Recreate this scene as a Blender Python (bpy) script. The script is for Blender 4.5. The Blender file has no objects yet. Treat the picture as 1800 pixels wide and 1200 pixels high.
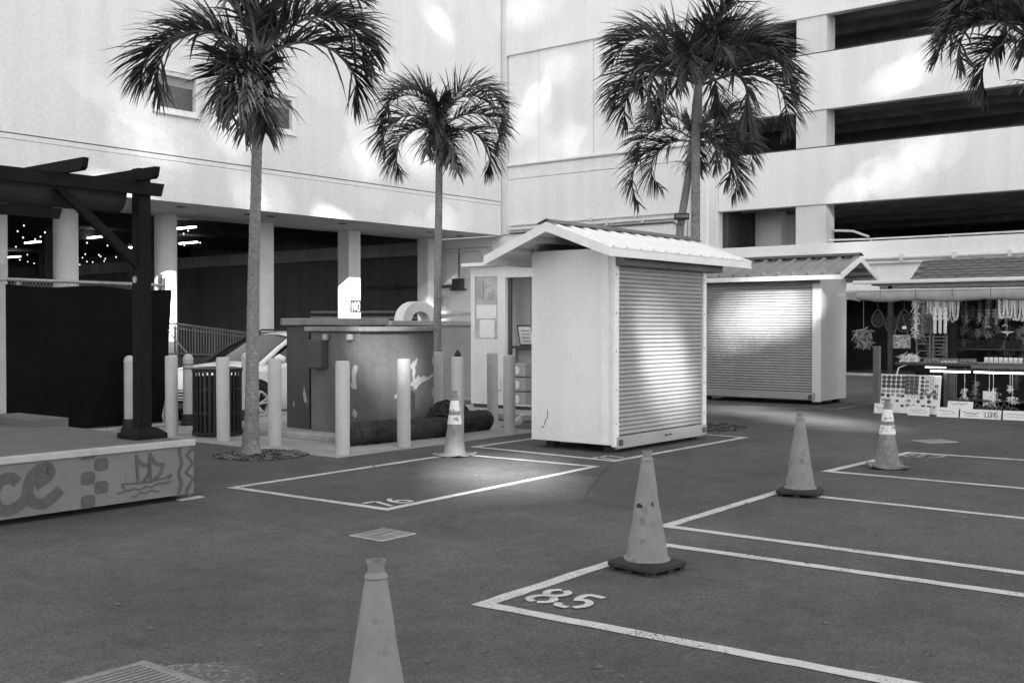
import bpy, math, random
from mathutils import Vector, Matrix

random.seed(7)
PI = math.pi
scene = bpy.context.scene
COL = scene.collection
R = math.radians

# ------------------------------------------------------------------ camera
YAW = R(38.7)
cam_d = bpy.data.cameras.new('camera')
cam = bpy.data.objects.new('camera', cam_d)
COL.objects.link(cam)
cam.location = (0, 0, 1.5)
cam.rotation_euler = (PI / 2 - 0.0147, 0, YAW - PI / 2)
cam_d.sensor_width = 36
cam_d.lens = 37.96
cam_d.clip_start = 0.1
cam_d.clip_end = 2000
scene.camera = cam

# ------------------------------------------------------------------ sky, sun, exposure
SUN_H = Vector((0.75, 0.6614, 0)).normalized()      # horizontal travel of the light
SUN_EL = R(21)
sun_travel = Vector((SUN_H.x * math.cos(SUN_EL), SUN_H.y * math.cos(SUN_EL), -math.sin(SUN_EL)))
world = bpy.data.worlds.new('World')
scene.world = world
world.use_nodes = True
wn = world.node_tree
for n in list(wn.nodes):
    wn.nodes.remove(n)
sky = wn.nodes.new('ShaderNodeTexSky')
sky.sky_type = 'NISHITA'
sky.sun_disc = False
sky.sun_elevation = SUN_EL
sky.sun_rotation = math.atan2(-SUN_H.x, -SUN_H.y)
sky.air_density = 1.0
sky.dust_density = 0.2
bw = wn.nodes.new('ShaderNodeRGBToBW')               # black-and-white film
bg = wn.nodes.new('ShaderNodeBackground')
bg.inputs['Strength'].default_value = 0.10
wo = wn.nodes.new('ShaderNodeOutputWorld')
wn.links.new(sky.outputs['Color'], bw.inputs['Color'])
wn.links.new(bw.outputs['Val'], bg.inputs['Color'])
wn.links.new(bg.outputs['Background'], wo.inputs['Surface'])

sun_d = bpy.data.lights.new('sun', 'SUN')
sun_d.energy = 5.0
sun_d.angle = R(0.42)
sun_o = bpy.data.objects.new('sun', sun_d)
COL.objects.link(sun_o)
sun_o.rotation_euler = sun_travel.to_track_quat('-Z', 'Y').to_euler()
sun_o.location = (-20, -20, 30)

scene.view_settings.view_transform = 'Standard'
scene.view_settings.look = 'None'
scene.view_settings.exposure = 2.9
scene.view_settings.gamma = 1.0
scene.view_settings.use_curve_mapping = False
scene.render.engine = 'CYCLES'
scene.cycles.max_bounces = 7
scene.cycles.diffuse_bounces = 5


# ------------------------------------------------------------------ materials
MATS = {}


def mat(name, v, rough=0.8, noise=(), bump=None, spec=0.3, metallic=0.0, streak=0.0, emit=0.0, coat=0.0):
    """grey procedural material: v base value, noise = [(scale, amount), ...], bump = (scale, strength, distance)"""
    if name in MATS:
        return MATS[name]
    m = bpy.data.materials.new(name)
    m.use_nodes = True
    nt = m.node_tree
    p = nt.nodes['Principled BSDF']
    p.inputs['Roughness'].default_value = rough
    p.inputs['Specular IOR Level'].default_value = spec
    p.inputs['Metallic'].default_value = metallic
    if coat:
        p.inputs['Coat Weight'].default_value = coat
        p.inputs['Coat Roughness'].default_value = 0.06
    tc = nt.nodes.new('ShaderNodeTexCoord')
    val = nt.nodes.new('ShaderNodeValue')
    val.outputs[0].default_value = v
    cur = val.outputs[0]
    terms = list(noise)
    for k, (sc, amt) in enumerate(terms):
        nz = nt.nodes.new('ShaderNodeTexNoise')
        nz.inputs['Scale'].default_value = sc
        nz.inputs['Detail'].default_value = 3
        nz.inputs['Roughness'].default_value = 0.6
        nt.links.new(tc.outputs['Object'], nz.inputs['Vector'])
        mr = nt.nodes.new('ShaderNodeMapRange')
        mr.inputs['From Min'].default_value = 0.3
        mr.inputs['From Max'].default_value = 0.7
        mr.inputs['To Min'].default_value = 1 - amt
        mr.inputs['To Max'].default_value = 1 + amt
        mr.clamp = True
        nt.links.new(nz.outputs['Fac'], mr.inputs['Value'])
        mu = nt.nodes.new('ShaderNodeMath')
        mu.operation = 'MULTIPLY'
        nt.links.new(cur, mu.inputs[0])
        nt.links.new(mr.outputs['Result'], mu.inputs[1])
        cur = mu.outputs[0]
    if streak:
        mp = nt.nodes.new('ShaderNodeMapping')
        mp.inputs['Scale'].default_value = (2.2, 2.2, 0.12)
        nt.links.new(tc.outputs['Object'], mp.inputs['Vector'])
        nz = nt.nodes.new('ShaderNodeTexNoise')
        nz.inputs['Scale'].default_value = 1.0
        nz.inputs['Detail'].default_value = 5
        nt.links.new(mp.outputs['Vector'], nz.inputs['Vector'])
        mr = nt.nodes.new('ShaderNodeMapRange')
        mr.inputs['From Min'].default_value = 0.35
        mr.inputs['From Max'].default_value = 0.65
        mr.inputs['To Min'].default_value = 1 - streak
        mr.inputs['To Max'].default_value = 1 + streak * 0.4
        nt.links.new(nz.outputs['Fac'], mr.inputs['Value'])
        mu = nt.nodes.new('ShaderNodeMath')
        mu.operation = 'MULTIPLY'
        nt.links.new(cur, mu.inputs[0])
        nt.links.new(mr.outputs['Result'], mu.inputs[1])
        cur = mu.outputs[0]
    nt.links.new(cur, p.inputs['Base Color'])
    if bump:
        nz = nt.nodes.new('ShaderNodeTexNoise')
        nz.inputs['Scale'].default_value = bump[0]
        nz.inputs['Detail'].default_value = 4
        nt.links.new(tc.outputs['Object'], nz.inputs['Vector'])
        bp = nt.nodes.new('ShaderNodeBump')
        bp.inputs['Strength'].default_value = bump[1]
        bp.inputs['Distance'].default_value = bump[2] if len(bump) > 2 else 0.01
        nt.links.new(nz.outputs['Fac'], bp.inputs['Height'])
        nt.links.new(bp.outputs['Normal'], p.inputs['Normal'])
    if emit:
        p.inputs['Emission Color'].default_value = (1, 1, 1, 1)
        p.inputs['Emission Strength'].default_value = emit
    MATS[name] = m
    return m


def worn_paint(name, v, under, cover=0.5, scale=55):
    """paint worn through to what lies under it, in specks and larger rubbed areas"""
    m = mat(name, v, 0.75, [(9, 0.12)])
    nt = m.node_tree
    p = nt.nodes['Principled BSDF']
    src = p.inputs['Base Color'].links[0].from_socket
    tc = nt.nodes.new('ShaderNodeTexCoord')
    n1 = nt.nodes.new('ShaderNodeTexNoise')
    n1.inputs['Scale'].default_value = scale
    n1.inputs['Detail'].default_value = 4
    n2 = nt.nodes.new('ShaderNodeTexNoise')
    n2.inputs['Scale'].default_value = 2.3
    nt.links.new(tc.outputs['Object'], n1.inputs['Vector'])
    nt.links.new(tc.outputs['Object'], n2.inputs['Vector'])
    ad = nt.nodes.new('ShaderNodeMath')
    ad.operation = 'MULTIPLY_ADD'
    ad.inputs[1].default_value = 0.55
    nt.links.new(n2.outputs['Fac'], ad.inputs[0])
    nt.links.new(n1.outputs['Fac'], ad.inputs[2])
    mr = nt.nodes.new('ShaderNodeMapRange')
    mr.inputs['From Min'].default_value = cover + 0.275 - 0.07
    mr.inputs['From Max'].default_value = cover + 0.275 + 0.07
    mr.clamp = True
    nt.links.new(ad.outputs[0], mr.inputs['Value'])
    mx = nt.nodes.new('ShaderNodeMix')
    mx.data_type = 'FLOAT'
    mx.inputs['B'].default_value = under
    nt.links.new(src, mx.inputs['A'])
    nt.links.new(mr.outputs['Result'], mx.inputs['Factor'])
    nt.links.new(mx.outputs['Result'], p.inputs['Base Color'])
    return m


M = {}
M['asphalt'] = mat('asphalt', 0.092, 0.92, [(0.17, 0.18), (0.7, 0.14), (2.6, 0.12), (11, 0.13), (40, 0.26), (95, 0.42)], (120, 0.6, 0.008), 0.2)
M['paint'] = worn_paint('road_paint', 0.52, 0.12, 0.63, 80)
M['paint_num'] = worn_paint('stencil_paint', 0.52, 0.14, 0.68, 110)
M['paint_faded'] = worn_paint('road_paint_faded', 0.42, 0.09, 0.50)
M['concrete'] = mat('concrete', 0.33, 0.9, [(1.2, 0.14), (9, 0.10), (60, 0.08)], (60, 0.3, 0.005))
M['kerb'] = mat('kerb_concrete', 0.34, 0.9, [(2, 0.2), (14, 0.12)], (40, 0.3, 0.006))
M['wall'] = mat('stucco_white', 0.71, 0.92, [(0.25, 0.03), (9, 0.06), (24, 0.08)], (22, 0.5, 0.02), 0.2, streak=0.05)
M['wall2'] = mat('stucco_garage', 0.76, 0.92, [(0.3, 0.03), (12, 0.05), (28, 0.07)], (26, 0.45, 0.016), 0.2, streak=0.05)
M['soffit'] = mat('soffit_plaster', 0.62, 0.9, [(0.8, 0.06), (20, 0.05)])
M['column'] = mat('column_plaster', 0.66, 0.9, [(1.0, 0.05), (22, 0.05)], (26, 0.2, 0.008), streak=0.08)
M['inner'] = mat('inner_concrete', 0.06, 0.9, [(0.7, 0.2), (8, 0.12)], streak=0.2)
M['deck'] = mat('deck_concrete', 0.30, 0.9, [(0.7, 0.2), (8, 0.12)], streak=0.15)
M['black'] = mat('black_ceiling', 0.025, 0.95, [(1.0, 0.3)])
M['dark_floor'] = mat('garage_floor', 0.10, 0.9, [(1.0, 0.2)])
M['groove'] = mat('joint_sealant', 0.10, 0.9, [(3, 0.3)])
M['pipe'] = mat('painted_pipe', 0.62, 0.5, [(6, 0.1)])
M['pipe_dark'] = mat('dark_pipe', 0.08, 0.5, [(6, 0.2)])
M['frame'] = mat('window_frame_paint', 0.72, 0.6, [(8, 0.05)])
M['glass'] = mat('window_glass', 0.10, 0.15, [(1.5, 0.4)], spec=0.5)
M['blind'] = mat('window_blind', 0.35, 0.8, [(12, 0.1)])
M['kiosk'] = mat('kiosk_panel', 0.72, 0.75, [(0.9, 0.04), (26, 0.05), (75, 0.08)], (60, 0.25, 0.004), streak=0.04)
M['kiosk_trim'] = mat('kiosk_trim', 0.74, 0.6, [(9, 0.06)])
M['slat'] = mat('shutter_slat', 0.34, 0.45, [(3, 0.08), (30, 0.05)], spec=0.5, streak=0.06)
M['slat2'] = mat('shutter_slat_pale', 0.40, 0.45, [(3, 0.08), (30, 0.05)], spec=0.5, streak=0.06)
M['roof_white'] = mat('white_sheet_metal', 0.80, 0.4, [(2, 0.05), (20, 0.04)], spec=0.5)
M['roof_grey'] = mat('grey_sheet_metal', 0.24, 0.5, [(2, 0.15), (20, 0.08)], spec=0.4, streak=0.1)
M['dark_wood'] = mat('brown_timber', 0.06, 0.7, [(5, 0.25)])  # dark brown timber, the same tone wherever it is used
M['rubber'] = mat('black_rubber', 0.025, 0.7, [(12, 0.3)])
M['cone'] = worn_paint('cone_rubber', 0.205, 0.125, 0.64, 11)
M['cone_old'] = mat('cone_rubber_dirty', 0.19, 0.7, [(6, 0.3), (30, 0.2)], (40, 0.2, 0.004))
M['band'] = worn_paint('cone_reflective_band', 0.66, 0.22, 0.60, 22)
M['bollard'] = mat('bollard_paint', 0.46, 0.6, [(3, 0.08), (40, 0.07)], (60, 0.15, 0.003), streak=0.05)
M['post_grey'] = mat('grey_post', 0.22, 0.7, [(5, 0.15)])
M['cab_dark'] = mat('cabinet_dark_paint', 0.075, 0.55, [(1.5, 0.15), (20, 0.1)], streak=0.12)
M['cab'] = mat('cabinet_paint', 0.13, 0.5, [(1.2, 0.2), (14, 0.12)], streak=0.12)
M['cab_top'] = mat('cabinet_lid', 0.22, 0.7, [(3, 0.25), (20, 0.12)])
M['primer'] = mat('bare_primer', 0.36, 0.8, [(20, 0.15)])
M['roll'] = mat('dark_matting', 0.035, 0.85, [(14, 0.5), (60, 0.4)], (60, 0.9, 0.02))
M['mulch'] = mat('mulch', 0.05, 0.95, [(20, 0.6), (70, 0.5)], (50, 1.0, 0.02))
M['leaf_litter'] = mat('chip_pale', 0.13, 0.9, [(30, 0.5)])
M['bin'] = mat('bin_metal', 0.018, 0.5, [(8, 0.3)], spec=0.4)
M['car'] = mat('car_paint', 0.80, 0.3, [(3, 0.02)], spec=0.5, coat=0.6)
M['car_glass'] = mat('car_glass', 0.035, 0.08, [(1.0, 0.2)], spec=0.8)
M['car_black'] = mat('car_black_trim', 0.02, 0.5, [(8, 0.2)])
M['tyre'] = mat('tyre_rubber', 0.022, 0.85, [(20, 0.3)])
M['rim'] = mat('alloy_rim', 0.62, 0.35, [(8, 0.1)], spec=0.6)
M['stage'] = mat('stage_board', 0.16, 0.8, [(2.5, 0.10), (30, 0.08)], (80, 0.15, 0.003))
M['mural'] = mat('mural_paint', 0.082, 0.8, [(14, 0.15)])
M['stage_top'] = mat('stage_deck', 0.11, 0.9, [(2, 0.12), (60, 0.2)], (90, 0.3, 0.004))
M['stage_trim'] = mat('stage_edge_trim', 0.36, 0.7, [(9, 0.1)])
M['pergola'] = mat('pergola_timber', 0.009, 0.7, [(4, 0.2), (30, 0.15)], spec=0.08)
M['tarp_roll'] = mat('rolled_tarp', 0.03, 0.7, [(2, 0.2)], (5, 0.4, 0.03))
M['fence'] = mat('fence_cloth', 0.006, 0.95, [(3, 0.3), (60, 0.2)], spec=0.1)
M['galv'] = mat('galvanised_steel', 0.30, 0.45, [(12, 0.2)], metallic=0.4)
M['trunk'] = mat('palm_trunk', 0.20, 0.9, [(3, 0.2), (26, 0.25)], (40, 0.5, 0.01))
nt = M['trunk'].node_tree
_tc = nt.nodes.new('ShaderNodeTexCoord')
_wv = nt.nodes.new('ShaderNodeTexWave')
_wv.bands_direction = 'Z'
_wv.inputs['Scale'].default_value = 11.0
_wv.inputs['Distortion'].default_value = 7.0
_wv.inputs['Detail'].default_value = 3
_wv.inputs['Detail Scale'].default_value = 4
nt.links.new(_tc.outputs['Object'], _wv.inputs['Vector'])
_mr = nt.nodes.new('ShaderNodeMapRange')
_mr.inputs['To Min'].default_value = 0.68
_mr.inputs['To Max'].default_value = 1.15
nt.links.new(_wv.outputs['Fac'], _mr.inputs['Value'])
_p = nt.nodes['Principled BSDF']
_src = _p.inputs['Base Color'].links[0].from_socket
_mu = nt.nodes.new('ShaderNodeMath')
_mu.operation = 'MULTIPLY'
nt.links.new(_src, _mu.inputs[0])
nt.links.new(_mr.outputs['Result'], _mu.inputs[1])
nt.links.new(_mu.outputs[0], _p.inputs['Base Color'])
M['shaft'] = mat('palm_crownshaft', 0.17, 0.55, [(3, 0.15), (20, 0.1)])
M['frond'] = mat('palm_leaflets', 0.036, 0.45, [(1.5, 0.3), (9, 0.35)], spec=0.4)
M['frond_b'] = mat('palm_leaflets_pale', 0.060, 0.45, [(1.5, 0.3), (9, 0.4)], spec=0.4)
M['frond_dry'] = mat('palm_leaflets_dry', 0.16, 0.7, [(3, 0.3), (12, 0.3)])
M['rachis'] = mat('palm_rachis', 0.10, 0.5, [(6, 0.2)])
M['bulb'] = mat('lit_bulb', 0.8, 0.5, emit=0.28)
M['tube'] = mat('lit_tube', 0.8, 0.5, emit=1.6)
M['sign_dark'] = mat('sign_dark', 0.02, 0.6, [(9, 0.1)])
M['sign_white'] = mat('sign_white', 0.75, 0.6, [(12, 0.06)])
M['ink'] = mat('sign_ink', 0.08, 0.7, [(20, 0.2)])
M['ink_pale'] = mat('sign_ink_pale', 0.35, 0.7, [(20, 0.2)])
M['shingle'] = mat('roof_shingle', 0.14, 0.9, [(4, 0.3), (40, 0.25)], (50, 0.5, 0.01))
M['awning'] = mat('awning_canvas', 0.30, 0.8, [(3, 0.12), (18, 0.08)], (9, 0.5, 0.02))
M['goods_pale'] = mat('goods_pale', 0.72, 0.7, [(25, 0.25)])
M['goods_mid'] = mat('goods_mid', 0.22, 0.7, [(25, 0.4)])
M['goods_dark'] = mat('goods_dark', 0.06, 0.7, [(25, 0.5)])
M['wood_mid'] = mat('rack_wood', 0.14, 0.7, [(9, 0.2)])
M['netting'] = mat('net_cord', 0.07, 0.8, [(20, 0.3)])
M['paper'] = mat('paper', 0.72, 0.8, [(10, 0.06)])
M['booth'] = mat('booth_paint', 0.68, 0.7, [(3, 0.07), (24, 0.05)], streak=0.06)
M['pane_frost'] = mat('booth_pane', 0.40, 0.35, [(5, 0.2), (22, 0.15)])
M['bird'] = mat('white_feathers', 0.72, 0.8, [(20, 0.1)])
M['cover'] = mat('iron_cover', 0.22, 0.8, [(6, 0.2), (50, 0.2)], (60, 0.4, 0.004))
M['mask_sheet'] = mat('light_mask_grey', 0.45, 0.9, [(0.1, 0.1)])  # for the unseen sheet added to mask the sun lamp


# ------------------------------------------------------------------ mesh builder
class MB:
    def __init__(self):
        self.v = []
        self.f = []

    def add(self, vs, fs):
        b = len(self.v)
        self.v += [Vector(p) for p in vs]
        self.f += [tuple(i + b for i in f) for f in fs]
        return self

    def box(self, x0, x1, y0, y1, z0, z1, m=None):
        vs = [(x0, y0, z0), (x1, y0, z0), (x1, y1, z0), (x0, y1, z0), (x0, y0, z1), (x1, y0, z1), (x1, y1, z1), (x0, y1, z1)]
        if m:
            vs = [m @ Vector(p) for p in vs]
        return self.add(vs, [(0, 3, 2, 1), (4, 5, 6, 7), (0, 1, 5, 4), (1, 2, 6, 5), (2, 3, 7, 6), (3, 0, 4, 7)])

    def bbox(self, x0, x1, y0, y1, z0, z1, c=0.01, m=None):
        """box with chamfered edges"""
        vs = []
        X, Y, Z = (x0, x1), (y0, y1), (z0, z1)
        idx = {}
        for i in (0, 1):
            for j in (0, 1):
                for k in (0, 1):
                    sx, sy, sz = (1 - 2 * i), (1 - 2 * j), (1 - 2 * k)
                    for a in range(3):
                        p = [X[i] + sx * c, Y[j] + sy * c, Z[k] + sz * c]
                        p[a] = (X[i], Y[j], Z[k])[a]
                        idx[(i, j, k, a)] = len(vs)
                        vs.append(Vector(p))
        fs = []
        for a in range(3):
            b, c2 = (a + 1) % 3, (a + 2) % 3
            for s in (0, 1):
                q = []
                for (u, w) in ((0, 0), (1, 0), (1, 1), (0, 1)):
                    k = [0, 0, 0]
                    k[a], k[b], k[c2] = s, u, w
                    q.append(idx[(*k, a)])
                fs.append(tuple(q if s else q[::-1]))
        for a in range(3):              # edges along axis a
            b, c2 = (a + 1) % 3, (a + 2) % 3
            for u in (0, 1):
                for w in (0, 1):
                    k0 = [0, 0, 0]; k1 = [0, 0, 0]
                    k0[a], k1[a] = 0, 1
                    k0[b] = k1[b] = u
                    k0[c2] = k1[c2] = w
                    fs.append((idx[(*k0, b)], idx[(*k1, b)], idx[(*k1, c2)], idx[(*k0, c2)]))
        for i in (0, 1):
            for j in (0, 1):
                for k in (0, 1):
                    fs.append((idx[(i, j, k, 0)], idx[(i, j, k, 1)], idx[(i, j, k, 2)]))
        if m:
            vs = [m @ p for p in vs]
        return self.add(vs, fs)

    def tube(self, pts, r, n=8, cap=True):
        pts = [Vector(p) for p in pts]
        rs = r if isinstance(r, (list, tuple)) else [r] * len(pts)
        rings = []
        prev = None
        for i, p in enumerate(pts):
            t = (pts[min(i + 1, len(pts) - 1)] - pts[max(i - 1, 0)])
            t = t.normalized() if t.length > 1e-9 else Vector((0, 0, 1))
            if prev is None:
                up = Vector((0, 0, 1)) if abs(t.z) < 0.9 else Vector((1, 0, 0))
                a = t.cross(up).normalized()
            else:
                a = (prev - t * prev.dot(t)).normalized()
            prev = a
            b = t.cross(a)
            rings.append([p + (a * math.cos(2 * PI * k / n) + b * math.sin(2 * PI * k / n)) * rs[i] for k in range(n)])
        vs = [q for ring in rings for q in ring]
        fs = []
        for i in range(len(pts) - 1):
            for k in range(n):
                fs.append((i * n + k, i * n + (k + 1) % n, (i + 1) * n + (k + 1) % n, (i + 1) * n + k))
        if cap:
            fs.append(tuple(range(n))[::-1])
            fs.append(tuple((len(pts) - 1) * n + k for k in range(n)))
        return self.add(vs, fs)

    def lathe(self, prof, c=(0, 0, 0), n=20, cap=True, squash=1.0):
        """prof = [(r, z), ...] about a vertical axis"""
        c = Vector(c)
        vs = []
        for (r, z) in prof:
            for k in range(n):
                a = 2 * PI * k / n
                vs.append(c + Vector((r * math.cos(a), r * math.sin(a) * squash, z)))
        fs = []
        for i in range(len(prof) - 1):
            for k in range(n):
                fs.append((i * n + k, i * n + (k + 1) % n, (i + 1) * n + (k + 1) % n, (i + 1) * n + k))
        if cap:
            fs.append(tuple(range(n))[::-1])
            fs.append(tuple((len(prof) - 1) * n + k for k in range(n)))
        return self.add(vs, fs)

    def poly(self, pts, off=None):
        """flat polygon, or a prism when off is given"""
        n = len(pts)
        pts = [Vector(p) for p in pts]
        if off is None:
            return self.add(pts, [tuple(range(n))])
        off = Vector(off)
        vs = pts + [p + off for p in pts]
        fs = [tuple(range(n))[::-1], tuple(range(n, 2 * n))]
        for i in range(n):
            j = (i + 1) % n
            fs.append((i, j, n + j, n + i))
        return self.add(vs, fs)

    def ribbon(self, pts, w, o, u, v, closed=False):
        """brush stroke: 2-D points in the plane o + a*u + b*v, round-jointed by mitres"""
        P2 = [Vector((p[0], p[1])) for p in pts]
        n = len(P2)
        ws = w if isinstance(w, (list, tuple)) else [w] * n
        L, Rr = [], []
        for i in range(n):
            a = P2[i - 1] if (i > 0 or closed) else P2[i]
            c = P2[(i + 1) % n] if (i < n - 1 or closed) else P2[i]
            t = (c - a)
            t = t.normalized() if t.length > 1e-9 else Vector((1, 0))
            nn = Vector((-t.y, t.x)) * ws[i] / 2
            L.append(P2[i] + nn)
            Rr.append(P2[i] - nn)
        o, u, v = Vector(o), Vector(u), Vector(v)
        lift = u.cross(v).normalized() * 6e-5          # each dab of the brush lies a hair above the one before
        m = n if closed else n - 1
        vs, fs = [], []
        for i in range(m):
            k = (i + 1) % n
            b = len(vs)
            vs += [o + u * p.x + v * p.y + lift * i for p in (L[i], Rr[i], Rr[k], L[k])]
            fs.append((b, b + 1, b + 2, b + 3))
        return self.add(vs, fs)

    def holed(self, o, u, v, nrm, thick, U, V, holes):
        """wall in the plane o + a*u + b*v, thick along -nrm, with rectangular holes (a0, a1, b0, b1)"""
        o, u, v, nrm = Vector(o), Vector(u), Vector(v), Vector(nrm)
        us = sorted({U[0], U[1]} | {h[0] for h in holes} | {h[1] for h in holes})
        vs_ = sorted({V[0], V[1]} | {h[2] for h in holes} | {h[3] for h in holes})
        us = [a for a in us if U[0] <= a <= U[1]]
        vs_ = [b for b in vs_ if V[0] <= b <= V[1]]

        def solid(i, j):
            if i < 0 or j < 0 or i >= len(us) - 1 or j >= len(vs_) - 1:
                return False
            a, b = (us[i] + us[i + 1]) / 2, (vs_[j] + vs_[j + 1]) / 2
            return not any(h[0] < a < h[1] and h[2] < b < h[3] for h in holes)
        P = lambda a, b, d: o + u * a + v * b - nrm * d
        for i in range(len(us) - 1):
            for j in range(len(vs_) - 1):
                if not solid(i, j):
                    continue
                a0, a1, b0, b1 = us[i], us[i + 1], vs_[j], vs_[j + 1]
                self.add([P(a0, b0, 0), P(a1, b0, 0), P(a1, b1, 0), P(a0, b1, 0)], [(0, 1, 2, 3)])
                self.add([P(a0, b0, thick), P(a1, b0, thick), P(a1, b1, thick), P(a0, b1, thick)], [(3, 2, 1, 0)])
                for (di, dj, e0, e1) in ((-1, 0, (a0, b1), (a0, b0)), (1, 0, (a1, b0), (a1, b1)), (0, -1, (a0, b0), (a1, b0)), (0, 1, (a1, b1), (a0, b1))):
                    if not solid(i + di, j + dj):
                        self.add([P(*e0, 0), P(*e0, thick), P(*e1, thick), P(*e1, 0)], [(0, 1, 2, 3)])
        return self

    def mesh(self, name, m, smooth=False, origin=None):
        me = bpy.data.meshes.new(name)
        o = Vector(origin) if origin is not None else Vector((0, 0, 0))
        me.from_pydata([tuple(p - o) for p in self.v], [], self.f)
        me.materials.append(m)
        if smooth:
            for p in me.polygons:
                p.use_smooth = True
        me.update()
        return me


ORIGIN = {}


def thing(name, loc, label=None, cat=None, group=None, kind=None):
    o = bpy.data.objects.new(name, None)
    o.empty_display_size = 0.2
    COL.objects.link(o)
    o.location = loc
    ORIGIN[o.name] = Vector(loc)
    tag(o, label, cat, group, kind)
    return o


def tag(o, label=None, cat=None, group=None, kind=None):
    if label:
        o['label'] = label
    if cat:
        o['category'] = cat
    if group:
        o['group'] = group
    if kind:
        o['kind'] = kind
    return o


def part(name, mb, m, parent=None, smooth=False, label=None):
    """one mesh object; vertices given in world metres (or in the parent's frame when that stands at the origin)"""
    org = ORIGIN.get(parent.name, Vector((0, 0, 0))) if parent else Vector((0, 0, 0))
    me = mb.mesh(name, m, smooth, org)
    if smooth == 'auto':
        me.set_sharp_from_angle(angle=R(35))
    o = bpy.data.objects.new(name, me)
    COL.objects.link(o)
    if parent:
        o.parent = parent
        ORIGIN[o.name] = org
    if label:
        o['label'] = label
    return o


def single(name, mb, m, base, label, cat, group=None, kind=None, smooth=False):
    """a thing that is one mesh, with its origin at its base"""
    me = mb.mesh(name, m, smooth, base)
    if smooth == 'auto':
        me.set_sharp_from_angle(angle=R(35))
    o = bpy.data.objects.new(name, me)
    COL.objects.link(o)
    o.location = base
    ORIGIN[o.name] = Vector(base)
    return tag(o, label, cat, group, kind)


def inst(name, me, parent, loc=(0, 0, 0), rot=(0, 0, 0), scale=(1, 1, 1)):
    o = bpy.data.objects.new(name, me)
    COL.objects.link(o)
    o.parent = parent
    o.location = loc
    o.rotation_euler = rot
    o.scale = scale
    ORIGIN[o.name] = ORIGIN.get(parent.name, Vector((0, 0, 0)))
    return o


def copy_tree(o, parent=None):
    c = o.copy()
    COL.objects.link(c)
    c.parent = parent
    ORIGIN[c.name] = ORIGIN.get(o.name, Vector((0, 0, 0)))
    for ch in [k for k in bpy.data.objects if k.parent == o]:
        copy_tree(ch, c)
    return c


X1, Y1, Z1 = Vector((1, 0, 0)), Vector((0, 1, 0)), Vector((0, 0, 1))
RIGHT = Vector((math.sin(YAW), -math.cos(YAW), 0))
AWAY = Vector((math.cos(YAW), math.sin(YAW), 0))

# ------------------------------------------------------------------ ground
KY = 14.32                                      # kerb between the lot and the lower driveway
DROP = -0.15
mb = MB()
S = 260
mb.add([(-S, -S, 0), (S, -S, 0), (S, KY, 0), (-S, KY, 0)], [(0, 1, 2, 3)])
mb.add([(-S, KY, 0), (9.8, KY, 0), (9.8, S, 0), (-S, S, 0)], [(0, 1, 2, 3)])
mb.add([(9.8, KY, DROP), (S, KY, DROP), (S, S, DROP), (9.8, S, DROP)], [(0, 1, 2, 3)])
mb.add([(9.8, KY, 0), (S, KY, 0), (S, KY, DROP), (9.8, KY, DROP)], [(0, 1, 2, 3)])
mb.add([(9.8, KY, 0), (9.8, S, 0), (9.8, S, DROP), (9.8, KY, DROP)], [(0, 3, 2, 1)])
ground = part('ground', mb, M['asphalt'])
tag(ground, kind='structure')


def line(pts, w=0.095, m='paint', name='bay_line', z=0.004):
    mb = MB()
    P2 = [Vector(p) for p in pts]
    n = len(P2)
    L, Rr = [], []
    for i in range(n):
        ta = (P2[i] - P2[i - 1]).normalized() if i > 0 else None
        tb = (P2[i + 1] - P2[i]).normalized() if i < n - 1 else None
        if ta is None or tb is None:
            t = tb or ta
            nn = Vector((-t.y, t.x)) * w / 2
        else:
            na, nb = Vector((-ta.y, ta.x)), Vector((-tb.y, tb.x))
            nn = (na + nb)
            nn = nn / max(nn.length_squared, 1e-6) * w
        L.append(P2[i] + nn)
        Rr.append(P2[i] - nn)
    # subdivided so that edges wander a little, as brushed or rolled paint does
    vs, fs = [], []
    rnd = random.Random(int(P2[0].x * 977))
    for i in range(n - 1):
        k = max(2, int((P2[i + 1] - P2[i]).length / 0.12))
        for j in range(k + 1):
            t = j / k
            a, b = L[i].lerp(L[i + 1], t), Rr[i].lerp(Rr[i + 1], t)
            d = (a - b)
            if 0 < j < k:
                a = a + d * rnd.uniform(-0.06, 0.05)
                b = b - d * rnd.uniform(-0.06, 0.05)
            vs += [(a.x, a.y, z), (b.x, b.y, z)]
        b0 = len(vs) - 2 * (k + 1)
        fs += [(b0 + 2 * j, b0 + 2 * j + 1, b0 + 2 * j + 3, b0 + 2 * j + 2) for j in range(k)]
    mb.add(vs, fs)
    return part(name, mb, M[m], ground)


# bays of the row in front (85 and on), running towards the camera's side
line([(4.95, -6.0), (4.42, 3.74), (6.40, 3.78), (6.62, -6.0)])
line([(7.10, -6.0), (7.00, 4.14), (9.06, 4.20), (8.92, -6.0)])
line([(10.75, -6.0), (10.68, 4.40), (12.86, 4.30), (13.6, -6.0)], 0.09)
# bay 76 and the bay the kiosk stands in
line([(9.42, 8.38), (6.17, 8.25), (6.22, 6.29), (9.50, 6.48), (9.42, 8.32)], 0.085)
line([(13.3, 8.75), (10.12, 8.70), (10.02, 6.58), (13.22, 6.60), (13.3, 8.7)], 0.085)
# thin lines round the far kiosk
line([(17.3, 11.6), (18.7, 7.55), (21.5, 7.65)], 0.06, 'paint_faded')

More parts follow.
